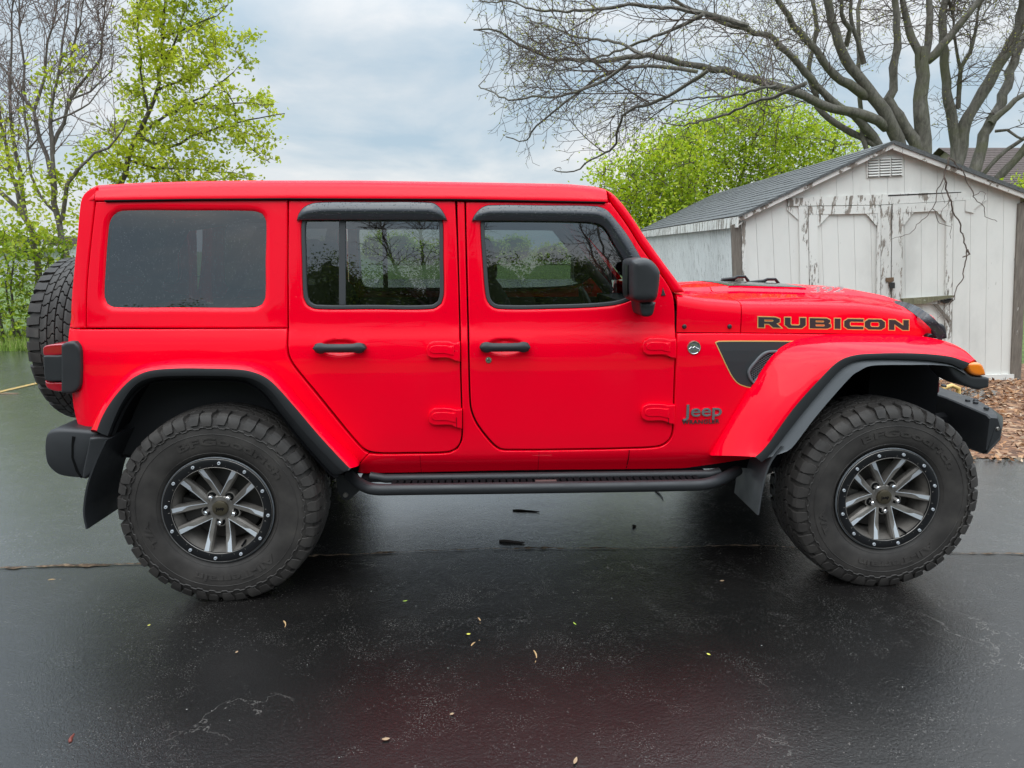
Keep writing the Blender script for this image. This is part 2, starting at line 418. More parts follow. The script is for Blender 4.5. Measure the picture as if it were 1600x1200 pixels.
# the newer sealed pavement in front, its edge is the joint running under the car
joint = [(0, 888), (90, 885), (210, 882), (350, 876), (500, 869), (620, 864), (700, 860.5), (800, 858), (900, 857), (1020, 857), (1140, 853.5), (1230, 855), (1340, 860), (1480, 864), (1600, 867)]
J = [ground(x, y)[:2] for x, y in joint]
J = [(J[0][0] - 12, J[0][1] - 1.0)] + [(p[0], p[1] + rng.uniform(-.006, .006)) for p in resample(J, .12, False)] + [(J[-1][0] + 12, J[-1][1] - .3)]
poly_sheet('driveway', [(-15, -4.4), (15, -4.4)] + [tuple(p) for p in J[::-1]], 0.0, M_ASPH_NEW)
def f_crack(nt, b):
    c = coords(nt); nt.links.new(ramp(nt, noise(nt, 38, 5, .7, vec=c), [(.38, (.02, .016, .012)), (.52, (.11, .065, .035)), (.72, (.34, .25, .16))]), b.inputs['Base Color'])
    bump(nt, b, noise(nt, 90, 4, vec=c), .6, .01)
M_CRACK = mat('crack_debris', (.2, .14, .09), .9, fn=f_crack)
mb = MB(); V = []
for p in resample(J[1:-1], .03, False):
    w = max(.0012, .010 * rng.random() ** 2 + .004 * math.sin(p[0] * 5.3) + .003 * math.sin(p[0] * 17) + (.005 if p[0] < -1.2 else 0)); o = rng.uniform(-.006, .006); V.append([(p[0], p[1] + o - w, .0045), (p[0], p[1] + o, .0052), (p[0], p[1] + o + w, .0045)])
mb.loft(V, closed=False, caps=False); o = mb.build('pavement_joint', M_CRACK, smooth=0); o['kind'] = 'structure'
def f_yel(nt, b):
    c = coords(nt); nt.links.new(mixc(nt, fmap(nt, noise(nt, 30, 5, .7, vec=c), .45, .62, 0, 1), (.42, .26, .05), (.12, .105, .08)), b.inputs['Base Color'])
M_YEL = mat('yellow_line', (.6, .36, .06), .6, fn=f_yel)
a, b = ground(0, 612)[:2], ground(62, 597.5)[:2]; d = (b - a) / np.linalg.norm(b - a); n_ = np.array([-d[1], d[0]]) * .040
a2 = a - d * 3; b2 = b + d * 4.0
poly_sheet('parking_line', [tuple(a2 - n_), tuple(b2 - n_), tuple(b2 + n_), tuple(a2 + n_)], 0.0005, M_YEL)
a2 = ground(158, 806)[:2]; b2 = ground(188, 798)[:2]
# mulch bed by the shed with a grey patch showing through
poly_sheet('mulch_bed', [(3.52, 5.13), (5, 5.16), (9, 5.25), (14, 5.4), (14, 9.6), (3.2, 9.6), (3.35, 7.5), (3.45, 6.2)], 0.0, M_MULCH)
pp = [ground(x, y)[:2] for x, y in ((1440, 622), (1478, 607), (1520, 606), (1560, 612), (1552, 622), (1500, 632), (1450, 640))]
poly_sheet('path', [tuple(p) for p in pp], 0.006, M_ASPH_OLD)
# loose chips on the bed
def quads(name, P, size, m, flat=.35, kind=None, aspect=2.2, seed=1):
    r = np.random.default_rng(seed); n = len(P)
    a = r.normal(size=(n, 3)); a[:, 2] *= flat; a /= np.linalg.norm(a, axis=1)[:, None]
    b = r.normal(size=(n, 3)); b[:, 2] *= flat; b -= a * np.sum(a * b, 1)[:, None]; b /= np.linalg.norm(b, axis=1)[:, None]
    s = size * r.uniform(.55, 1.35, n)[:, None]; a = a * s * .5; b = b * s * .5 / aspect
    c = np.cross(a, b); c /= np.linalg.norm(c, axis=1)[:, None] + 1e-9
    V = np.stack([P - a, P - a * .1 - b + c * s * .1, P + a, P - a * .1 + b + c * s * .1], 1).reshape(-1, 3)
    me = bpy.data.meshes.new(name); me.vertices.add(4 * n); me.vertices.foreach_set('co', V.ravel())
    me.loops.add(4 * n); me.loops.foreach_set('vertex_index', np.arange(4 * n)); me.polygons.add(n)
    me.polygons.foreach_set('loop_start', np.arange(0, 4 * n, 4)); me.polygons.foreach_set('loop_total', np.full(n, 4)); me.update(); me.validate()
    me.materials.append(m); o = bpy.data.objects.new(name, me)
    if kind: o['kind'] = kind
    return o
def island(nt, stops):
    g = nt.nodes.new('ShaderNodeNewGeometry'); return ramp(nt, g.outputs['Random Per Island'], stops)
def f_chip(nt, b): nt.links.new(island(nt, [(0, (.10, .045, .02)), (.3, (.22, .10, .045)), (.6, (.34, .165, .075)), (.85, (.42, .25, .14)), (1, (.5, .40, .3))]), b.inputs['Base Color'])
M_CHIP = mat('bark_chip', (.2, .1, .06), .85, fn=f_chip)
x = nrg.uniform(3.3, 10, 9000); y = 5.12 + (nrg.random(9000) ** .8) * 4.0; ok = ~((x > 5.5) & (y > 8.35))
P = np.stack([x, y, nrg.uniform(.004, .03, 9000)], 1)[ok]
xs = nrg.uniform(3.4, 9, 260); P = np.concatenate([P, np.stack([xs, 5.13 - nrg.random(260) ** 2 * .10, np.full(260, .012)], 1)])
o = quads('bark_chips', P, .055, M_CHIP, .35, 'stuff', 2.4); link(o)
def f_blade(nt, b): nt.links.new(island(nt, [(0, (.10, .17, .02)), (.6, (.22, .33, .045)), (1, (.40, .40, .16))]), b.inputs['Base Color'])
M_BLADE = mat('grass_blade', (.1, .16, .03), .8, fn=f_blade)
mb = MB()
for i in range(9000):
    x = rng.uniform(-10.5, -4.5); y = 10.84 + rng.random() ** 1.6 * 2.4; h = rng.uniform(.05, .22); a = rng.uniform(0, 6.28); l = rng.uniform(-.06, .06); w = .008
    mb.add([(x - w * math.cos(a), y - w * math.sin(a), -.01), (x + w * math.cos(a), y + w * math.sin(a), -.01), (x + l, y + rng.uniform(-.06, .06), h)], [(0, 1, 2)])
o = mb.build('grass', M_BLADE, smooth=0, fixn=False); o['kind'] = 'stuff'
# ================================================================== the shed
def peel(name, amount, base=(.70, .685, .64), wood=(.20, .165, .135), streak=(6, 6, 1.2), rough=.75):
    def fn(nt, b):
        c = coords(nt, streak)
        n1 = noise(nt, 2.2, 9, .68, vec=c, dist=.4); n2 = noise(nt, 11, 6, .7, vec=c)
        f = math_(nt, 'ADD', math_(nt, 'MULTIPLY', n1, .7), math_(nt, 'MULTIPLY', n2, .3))
        mask = fmap(nt, f, amount, amount + .012, 0, 1)
        dirt = ramp(nt, noise(nt, 1.1, 7, .65, vec=coords(nt, (1, 1, .55))), [(.3, tuple(x * .80 for x in base)), (.52, base), (.8, tuple(min(.86, x * 1.07) for x in base))])
        wd = ramp(nt, noise(nt, 5, 8, .7, vec=coords(nt, (14, 14, 1))), [(.3, tuple(x * .5 for x in wood)), (.7, tuple(x * 1.4 for x in wood))])
        nt.links.new(mixc(nt, mask, dirt, wd), b.inputs['Base Color'])
        bump(nt, b, math_(nt, 'SUBTRACT', noise(nt, 60, 4, vec=c), math_(nt, 'MULTIPLY', mask, .8)), .35, .004)
    return mat(name, base, rough, fn=fn)
M_WALL = peel('white_siding', .65, streak=(10, 10, .9)); M_TRIM = peel('flaking_trim', .55, wood=(.24, .21, .18)); M_TRIM2 = peel('peeling_trim', .525, wood=(.26, .225, .19)); M_SIDE = peel('weathered_siding', .56, base=(.74, .745, .72), wood=(.30, .285, .26), streak=(16, 16, .8))
M_BARE = peel('bare_board', .36, base=(.7, .69, .66), wood=(.17, .145, .12)); M_FASC = peel('rake_board', .53, base=(.64, .61, .57), streak=(3, 3, 3))
M_GAP = mat('shed_gap', (.02, .017, .015), .9); M_BACK = mat('groove_back', (.52, .51, .48), .9)
def f_sh(nt, b):
    c = coords(nt); nt.links.new(ramp(nt, noise(nt, 40, 5, .7, vec=c), [(.3, (.055, .058, .058)), (.7, (.135, .138, .136))]), b.inputs['Base Color']); bump(nt, b, noise(nt, 200, 3, vec=c), .5, .004)
M_SHING = mat('shed_shingle', (.06, .06, .062), .8, fn=f_sh)
PHI = R_(1.2); SR = ground(1583, 593); DR = np.array([math.cos(PHI), -math.sin(PHI), 0]); NO = np.array([-math.sin(PHI), -math.cos(PHI), 0])
def F(s, h, o=0.0): return tuple(SR + np.array([0, 0, h]) - DR * s + NO * o)
def fp(x, y, o=0.0):
    d = ray(x, y); P0 = SR + NO * o; t = (NO @ (P0 - CAMP)) / (NO @ d); P = CAMP + d * t - SR
    return float(-(P @ DR)), float(P[2])
SHED = thing('garden_shed', 'weathered white wooden shed with flaking paint, double doors and a grey shingle roof', 'shed', F(1.8, 0, -1.5), -PHI)
SHED.rotation_euler = (0, 0, 0); SHED.location = (0, 0, 0)
apex, lef, rig = (1391, 224), (1150, 338), (1646, 318)
A_, L_, Rr_ = fp(*apex), fp(*lef), fp(*rig)
lb = fp(1168, 604)
def front(name, pts, o0, o1, m, par=SHED, px=True):
    q = [fp(*p) for p in pts] if px else pts
    mb = MB(); mb.prism(q, lambda a, b, d: F(a, b, d), o0, o1); return mb.build(name, m, par, smooth=0)
# siding in vertical boards with real grooves, cut by the roof line
base_r, base_l = (0.0, .05), (lb[0], .05)
wl_t, wr_t = fp(1157, 343), fp(1604, 312)
def roofline(s, dh=-.05):
    return (lerp(A_[1], L_[1], (s - A_[0]) / (L_[0] - A_[0])) if s > A_[0] else lerp(A_[1], Rr_[1], (s - A_[0]) / (Rr_[0] - A_[0]))) + dh
wall = MB(); W0, W1 = lb[0], -.04; lean = (fp(1157, 343)[0] - lb[0]) / fp(1157, 343)[1]
nb = 17; bw = (W0 - W1) / nb
for i in range(nb):
    a, b = W0 - bw * i, W0 - bw * (i + 1) + .003
    pts = [(a, .05), (b, .05)]
    tb, ta = b + lean * roofline(b), a + lean * roofline(a)
    pts += [(tb, roofline(tb))]
    if tb < A_[0] < ta: pts.append((A_[0], roofline(A_[0])))
    pts.append((ta, roofline(ta)))
    wall.prism(pts, F, -.02, 0.0, 0)
tl, tr_ = W0 + lean * roofline(W0), W1 + lean * roofline(W1)
wall.prism([(W0, .05), (W1, .05), (tr_, roofline(tr_)), (A_[0], roofline(A_[0])), (tl, roofline(tl))], F, -.05, -.021, 1)
wall.build('wall', [M_WALL, M_BACK], SHED, smooth=0)
DEP = 7.6
side = MB(); sb_, st_ = (W0, .05), (tl, roofline(tl))
def Fb(s, h, k): return F(s, h, -k)
n_ = 22
for i in range(n_):
    k0, k1 = DEP * i / n_ + .02, DEP * (i + 1) / n_ + .012; side.loft([[Fb(sb_[0], .05, k0), Fb(sb_[0], .05, k1), Fb(sb_[0] - .02, .05, k1), Fb(sb_[0] - .02, .05, k0)], [Fb(st_[0], st_[1], k0), Fb(st_[0], st_[1], k1), Fb(st_[0] - .02, st_[1], k1), Fb(st_[0] - .02, st_[1], k0)]], mi=0)
side.loft([[Fb(sb_[0] - .022, .05, 0.05), Fb(sb_[0] - .022, .05, DEP), Fb(sb_[0] - .04, .05, DEP), Fb(sb_[0] - .04, .05, .05)], [Fb(st_[0] - .022, st_[1], .05), Fb(st_[0] - .022, st_[1], DEP), Fb(st_[0] - .04, st_[1], DEP), Fb(st_[0] - .04, st_[1], .05)]], mi=1)
side.loft([[Fb(W1, .05, .05), Fb(W1, .05, DEP), Fb(W1 + .03, .05, DEP), Fb(W1 + .03, .05, .05)], [Fb(tr_, roofline(tr_), .05), Fb(tr_, roofline(tr_), DEP), Fb(tr_ + .03, roofline(tr_), DEP), Fb(tr_ + .03, roofline(tr_), .05)]], mi=0)
side.prism([(W0, .05), (W1, .05), (tr_, roofline(tr_)), (A_[0], roofline(A_[0])), (tl, roofline(tl))], lambda a, b, d: F(a, b, -DEP - d), 0, .03, 0)
side.build('wall', [M_SIDE, M_BACK], SHED, smooth=0)
# roof of lapped shingle courses
roofm = MB(); OV = .10
for E0, sgn in ((L_, 1), (Rr_, -1)):
    e = np.array([E0[0], E0[1]]); a = np.array([A_[0], A_[1] + .012]); n = 15; dv = (a - e); up = np.array([-dv[1], dv[0]]) * (1 if dv[0] < 0 else 1); up = up / np.linalg.norm(up); up = up if up[1] > 0 else -up
    for i in range(n):
        p0 = e + dv * i / n; p1 = e + dv * min(1.0, (i + 1.25) / n); q0 = p0 + up * .012; q1 = p1 + up * .004
        m = 26; jit = [rng.uniform(-.006, .006) for _ in range(m + 1)]
        for j in range(m):
            k0, k1 = lerp(-OV, DEP + .12, j / m), lerp(-OV, DEP + .12, (j + .985) / m); z = up * rng.uniform(0, .0035); d_ = dv / np.linalg.norm(dv) * jit[j]
            r = [tuple(p0 + z + d_), tuple(q0 + z + d_), tuple(q1 + z), tuple(p1 + z)]
            roofm.loft([[Fb(*p, k0) for p in r], [Fb(*p, k1) for p in r]])
roofm.build('roof', M_SHING, SHED, smooth=0)
deck = MB()
for E0 in (L_, Rr_):
    r = [(E0[0], E0[1] - .003), (A_[0], A_[1] + .006), (A_[0], A_[1] - .035), (E0[0], E0[1] - .04)]
    deck.loft([[Fb(*p, -OV + .012) for p in r], [Fb(*p, DEP + .1) for p in r]])
deck.build('roof_deck', M_BARE, SHED, smooth=0)
for E0, pts in ((L_, 0), (Rr_, 1)):
    r = [(E0[0], E0[1] - .012), (A_[0], A_[1] - .004), (A_[0], A_[1] - (.062 if pts == 0 else .080)), (E0[0] + (-.02 if pts == 0 else .02), E0[1] - (.062 if pts == 0 else .080))]
    front('rake_board', r, OV - .010, OV - .035, M_FASC, px=False)
    r2 = [(E0[0], E0[1] + .004), (A_[0], A_[1] + .014), (A_[0], A_[1] - .010 - .014 * pts), (E0[0], E0[1] - .018 - .02 * pts)]
    front('drip_edge', r2, OV - .009, OV + .006, M_SHING, px=False)
ev = MB(); ev.loft([[Fb(L_[0] + .012, L_[1] - .01, k), Fb(L_[0] - .006, L_[1] - .005, k), Fb(L_[0] - .006, L_[1] - .13, k), Fb(L_[0] + .012, L_[1] - .13, k)] for k in np.linspace(-OV, DEP + .1, 20)]); ev.build('eave_board', M_TRIM2, SHED, smooth=0)
so = MB(); so.loft([[Fb(L_[0] - .006, L_[1] - .10, k), Fb(W0 - .05 + lean * 2.3, L_[1] - .06, k), Fb(W0 - .05 + lean * 2.3, L_[1] - .08, k), Fb(L_[0] - .006, L_[1] - .12, k)] for k in (-OV + .04, DEP)]); so.build('soffit', M_WALL, SHED, smooth=0)
# corner boards, skirt
front('corner_board', [(1142, 352), (1157, 347), (1164, 604), (1151, 606)], -.02, .012, M_BARE)
front('corner_board', [(1157.5, 347), (1164.5, 346), (1170, 603), (1164.5, 604)], -.01, .02, M_TRIM2)
front('corner_board', [(1589, 318), (1605, 314), (1593, 592), (1577.5, 592)], -.03, .024, M_BARE)
front('skirt_board', [(1168, 594), (1582, 584), (1582, 593.5), (1168, 606)], .001, .03, M_TRIM)
for s in (.35, 1.6, 2.9):
    mb = MB(); p = F(s, 0, -.08); mb.box(p[0] - .1, p[0] + .1, p[1] - .1, p[1] + .1, 0, .055); mb.build('foundation_block', mat('block%d' % int(s * 10), (.35, .35, .34), .9), SHED)
fl_ = MB(); fl_.prism([(W0 - .03, .05), (W1 + .03, .05), (W1 + .03, .09), (W0 - .03, .09)], F, -.06, -DEP + .02); fl_.build('floor', M_BARE, SHED, smooth=0)
# door head and jambs
front('door_head', [(1229, 310), (1400, 303), (1507, 300), (1508, 313), (1374, 320), (1230, 322)], .001, .022, M_TRIM2)
front('door_head_gap', [(1386, 305), (1440, 302.5), (1500, 300), (1500, 301.2), (1446, 304), (1386, 307)], .0225, .0245, M_GAP)
front('jamb', [(1247, 322.5), (1261, 322.5), (1266, 600), (1253, 600)], .001, .02, M_TRIM)
front('jamb', [(1488.5, 314.5), (1506, 313.5), (1502, 592), (1485.5, 592)], .001, .02, M_WALL)
front('corner_brace', [(1229, 323), (1234, 323), (1247, 337), (1247, 344), (1229, 328)], .001, .016, M_TRIM)
front('corner_brace', [(1507, 312), (1541, 308), (1541, 312), (1521, 327), (1521, 333), (1507, 330)], .001, .016, M_WALL)
for nm, P in (('l', dict(rail=[(1262, 323), (1371, 321), (1372, 333.5), (1277, 335.5), (1262, 336)], s1=[(1262, 336), (1276, 336), (1280, 598), (1267, 599)], s2=[(1369.5, 334), (1373, 321), (1374.5, 334), (1373, 595), (1366, 595)], b1=[(1276.5, 336), (1293, 335.5), (1293, 337.5), (1278, 353), (1276.5, 353)], b2=[(1352, 334), (1369, 333.7), (1369, 352), (1367, 352)])),
              ('r', dict(rail=[(1393, 319.5), (1487, 315), (1487, 328.5), (1410, 332.5), (1393, 333)], s1=[(1392.5, 333), (1409, 332.5), (1406, 594), (1390, 594)], s2=[(1477, 329), (1487, 328.5), (1484, 592), (1474, 592)], b1=[(1409.5, 332.5), (1425, 331.5), (1425, 333), (1411, 351), (1409.3, 351)], b2=[(1462, 330), (1477, 329), (1477, 346), (1475.5, 346)]))):
    d = front('door', P['rail'], .002, .030, M_TRIM if nm == 'r' else M_TRIM2)
    for kk in ('s1', 's2'): front('door_stile', P[kk], .002, .029, M_TRIM2 if (nm, kk) in (('r', 's1'), ('l', 's2')) else M_TRIM, d)
    for kk in ('b1', 'b2'): front('door_brace', P[kk], .002, .027, M_TRIM, d)
    x0, x1 = (1277, 1369) if nm == 'l' else (1409, 1477)
    front('door_rail', [(x0 + 1, 466), (x1 - 1, 464), (x1 - 2, 474), (x0 + 1, 476)], .002, .03, M_TRIM, d)
front('center_post', [(1375, 321), (1391, 320), (1388.5, 595), (1375, 595)], .001, .026, M_TRIM2)
front('door_gap', [(1391.2, 320), (1392.4, 320), (1389.9, 594), (1388.7, 594)], .001, .004, M_GAP)
front('door_gap', [(1374.6, 321), (1375, 321), (1374.9, 594), (1373.3, 594)], .001, .006, M_GAP)
hs = front('hasp', [(1382, 434), (1394, 433), (1394, 439), (1390, 440), (1390, 447), (1386, 447), (1386, 440), (1382, 440)], .03, .040, mat('rust', (.16, .10, .06), .6, .3))
front('hasp_lock', [(1386.5, 441), (1394, 441), (1394, 450), (1386.5, 450)], .041, .065, mat('padlock', (.05, .05, .05), .4, .5), hs)
# weathered ledge and broken brace on the right door
front('ledge_board', [(1405, 466), (1484, 461), (1484, 464), (1452, 470), (1440, 474), (1407, 475)], .03, .075, peel('mossy_board', .40, base=(.6, .6, .5), wood=(.16, .15, .09), streak=(2, 2, 6)))
front('ledge_stub', [(1466, 470.5), (1484, 466), (1485, 470), (1472, 474)], .03, .06, M_GAP)
front('broken_brace', [(1456, 475), (1462, 475), (1483, 500), (1480, 503)], .03, .042, M_BARE)
# gable vent
vt = front('gable_vent', [(1353, 246), (1410, 243), (1410.5, 275.5), (1353.5, 278.5)], .001, .012, M_WALL)
mb = MB()
for c in range(3):
    for r in range(7):
        x0 = 1356 + c * 18.2; y0 = 247.5 - c * .9 + r * 4.2; q = [fp(x0, y0), fp(x0 + 15.8, y0 - .8)]
        h = .028; mb.loft([[F(s, hh, .012), F(s, hh - .004, .014), F(s, hh - h * .8, .030), F(s, hh - h, .026)] for s, hh in q], mi=0)
        mb.prism([(q[0][0], q[0][1] - h * .55), (q[1][0], q[1][1] - h * .55), (q[1][0], q[1][1] - h * 1.25), (q[0][0], q[0][1] - h * 1.25)], F, .0122, .0135, 1)
mb.build('vent_louvers', [M_WALL, M_GAP], vt, smooth=0)
# the bare vine hanging over the gable
M_VINE = mat('vine_bark', (.10, .075, .06), .9)
VINE = [([(1481, 246), (1479, 260), (1476, 275), (1483, 310), (1491, 331), (1502, 357), (1506, 380), (1511, 390), (1508, 410), (1504, 432), (1491, 462), (1482, 485)], .011),
        ([(1476, 275), (1466, 294), (1457, 325), (1437, 348), (1420, 365), (1390, 374)], .006), ([(1457, 325), (1466, 345), (1484, 355), (1487, 372)], .005),
        ([(1500, 262), (1512, 285), (1522, 307), (1537, 325), (1541, 338), (1557, 347)], .007), ([(1522, 307), (1530, 299), (1541, 301), (1540, 307), (1531, 322)], .004),
        ([(1511, 390), (1513, 397), (1503, 403)], .012), ([(1491, 462), (1470, 490), (1464, 496)], .004), ([(1483, 310), (1478, 322), (1470, 335)], .004), ([(1476, 275), (1473, 300), (1475, 318)], .004), ([(1481, 246), (1500, 262), (1490, 255)], .008)]
mb = MB()
for pts, r in VINE:
    q = resample(pts, 5, False); n = len(q); mb.tube([F(*fp(x + rng.uniform(-1.2, 1.2), y + rng.uniform(-1.2, 1.2), .16), .16 + .02 * math.sin(i)) for i, (x, y) in enumerate(q)], [r * (1 - .6 * i / n) for i in range(n)], 5)
tag(mb.build('vine', M_VINE, smooth=60), 'bare brown vine hanging down over the right half of the shed gable', 'vine')
# ================================================================== houses beyond
def f_hroof(nt, b):
    c = coords(nt, (1, 1, 1)); n = noise(nt, 9, 6, .7, vec=c); br = nd(nt, 'ShaderNodeTexBrick', Scale=3.2); br.inputs['Color1'].default_value = (.16, .115, .10, 1); br.inputs['Color2'].default_value = (.105, .075, .066, 1); br.inputs['Mortar'].default_value = (.05, .038, .035, 1); br.inputs['Mortar Size'].default_value = .03
    nt.links.new(nt.nodes.new('ShaderNodeTexCoord').outputs['UV'], br.inputs['Vector']); nt.links.new(mixc(nt, fmap(nt, n, .3, .7, 0, .5), br.outputs[0], (.17, .125, .11)), b.inputs['Base Color'])
M_HROOF = mat('brown_shingle', (.13, .10, .09), .9, fn=f_hroof)
M_HWALL = peel('house_siding', .9, base=(.34, .29, .24)); M_HW2 = peel('pale_siding', .9, base=(.62, .64, .66)); M_WIN = mat('house_window', (.03, .035, .04), .08)
def house(name, label, x0, x1, y0, y1, ew, rw, wm, along='x'):
    t = thing(name, label, 'house'); mb = MB()
    for k in range(int(ew / .2)): mb.box(x0 - .012 * 0, x1, y0, y1, k * .2, k * .2 + .185)
    mb.box(x0 + .02, x1 - .02, y0 + .02, y1 - .02, 0, ew); w = mb.build('wall', wm, t, smooth=0)
    mb = MB(); ym = (y0 + y1) / 2; n = 24
    for sg, ye in ((1, y0 - .4), (-1, y1 + .4)):
        for k in range(n):
            a, b = k / n, (k + 1.15) / n; ya, yb = lerp(ye, ym, a), lerp(ye, ym, min(1, b)); za, zb = lerp(ew - .1, rw, a), lerp(ew - .1, rw, min(1, b))
            mb.loft([[(x, ya, za), (x, ya, za + .03), (x, yb, zb + .012), (x, yb, zb)] for x in (x0 - .3, x1 + .3)])
    mb.build('roof', M_HROOF, t, smooth=0)
    for xa in (x0 + .02, x1 - .12): mb = MB(); mb.prism([(y0, ew - .02), (y1, ew - .02), (ym, rw - .05)], lambda a, b, d: (d, a, b), xa, xa + .10); mb.build('gable', wm, t, smooth=0)
    for k in range(3):
        xc = lerp(x0, x1, (k + .5) / 3); mb = MB(); mb.box(xc - .5, xc + .5, y0 - .03, y0 + .02, 1.0, 2.2); f = mb.build('window', mat('frame_white', (.7, .7, .7), .5), t); mb = MB(); mb.box(xc - .43, xc + .43, y0 - .04, y0 - .032, 1.07, 2.13); mb.build('pane', M_WIN, f)
    mb = MB(); mb.box(x0 - .35, x1 + .35, y0 - .52, y0 - .40, ew - .14, ew - .03); mb.build('gutter', mat('gutter_white', (.7, .7, .68), .5), t)
    return t
e = at_depth(1562, 297, 25); rdg = at_depth(1562, 222, 28)
house('house', 'house with a brown shingle roof far right behind the bare tree trunks', at_depth(1566, 300, 25)[0], at_depth(1566, 300, 25)[0] + 11, 25, 32, max(2.4, e[2]), rdg[2] - .15, M_HWALL)
house('house', 'pale sided house glimpsed through the shrubs at the far left', at_depth(-160, 400, 33)[0], at_depth(95, 400, 33)[0], 33, 40, 1.75, 2.2, M_HW2)
# ================================================================== trees
def bark(name, a, b_, moss=None):
    def fn(nt, b):
        c = coords(nt, (5, 5, 1.6)); n = noise(nt, 3, 8, .7, vec=c, dist=.5)
        col = ramp(nt, n, [(.3, a), (.7, b_)])
        if moss: col = mixc(nt, fmap(nt, noise(nt, 1.6, 5, .6, vec=coords(nt)), .50, .66, 0, .6), col, moss)
        nt.links.new(col, b.inputs['Base Color']); bump(nt, b, noise(nt, 9, 7, .7, vec=c), .9, .03)
    return mat(name, a, .9, fn=fn)
M_BARK = bark('grey_bark', (.058, .050, .042), (.20, .182, .152), (.115, .115, .055)); M_BARKL = bark('pinkish_bark', (.085, .070, .063), (.24, .205, .185)); M_BARKD = bark('dark_bark', (.055, .046, .040), (.16, .14, .12)); M_TWIG = mat('twig_bark', (.085, .064, .052), .9); M_TWIGR = mat('reddish_twig', (.20, .15, .135), .9)
def leafmat(name, stops, trans=.45):
    m = bpy.data.materials.new(name); m.use_nodes = True; nt = m.node_tree; nt.nodes.clear()
    col = island(nt, stops)
    col = mixc(nt, fmap(nt, noise(nt, 1.1, 3, .55, vec=coords(nt)), .42, .62, 0, .75), col, mixc(nt, 1.0, col, (.52, .60, .55), 'MULTIPLY'))
    d = nd(nt, 'ShaderNodeBsdfDiffuse'); t = nd(nt, 'ShaderNodeBsdfTranslucent'); g = nd(nt, 'ShaderNodeBsdfGlossy', Roughness=.5); g.inputs[0].default_value = (.5, .5, .5, 1)
    nt.links.new(col, d.inputs[0]); nt.links.new(mixc(nt, 1.0, col, (1.15, 1.1, .55), 'MULTIPLY'), t.inputs[0])
    m1 = nd(nt, 'ShaderNodeMixShader', Fac=trans); nt.links.new(d.outputs[0], m1.inputs[1]); nt.links.new(t.outputs[0], m1.inputs[2])
    m2 = nd(nt, 'ShaderNodeMixShader', Fac=.035); nt.links.new(m1.outputs[0], m2.inputs[1]); nt.links.new(g.outputs[0], m2.inputs[2])
    o = nd(nt, 'ShaderNodeOutputMaterial'); nt.links.new(m2.outputs[0], o.inputs[0]); return m
M_LEAFY = leafmat('young_leaf', [(0, (.34, .42, .02)), (.35, (.50, .58, .035)), (.7, (.62, .68, .07)), (1, (.74, .74, .16))])
M_LEAFG = leafmat('spring_leaf', [(0, (.24, .36, .015)), (.3, (.38, .52, .022)), (.65, (.52, .64, .04)), (1, (.66, .70, .11))])
M_LEAFD = leafmat('shrub_leaf', [(0, (.14, .22, .012)), (.4, (.26, .38, .022)), (.75, (.40, .52, .05)), (1, (.58, .62, .12))])
M_HEDGE = leafmat('far_leaf', [(0, (.03, .05, .010)), (.5, (.085, .13, .025)), (1, (.19, .24, .05))])
M_BUD = leafmat('bud', [(0, (.30, .25, .10)), (.5, (.36, .38, .10)), (1, (.50, .48, .22))])
def proj(P):
    d = np.asarray(P) - CAMP; zc = d[1] * math.cos(PITCH) - d[2] * math.sin(PITCH); yc = d[1] * math.sin(PITCH) + d[2] * math.cos(PITCH)
    return (800 + FPX * d[0] / zc, PPY - FPX * yc / zc)
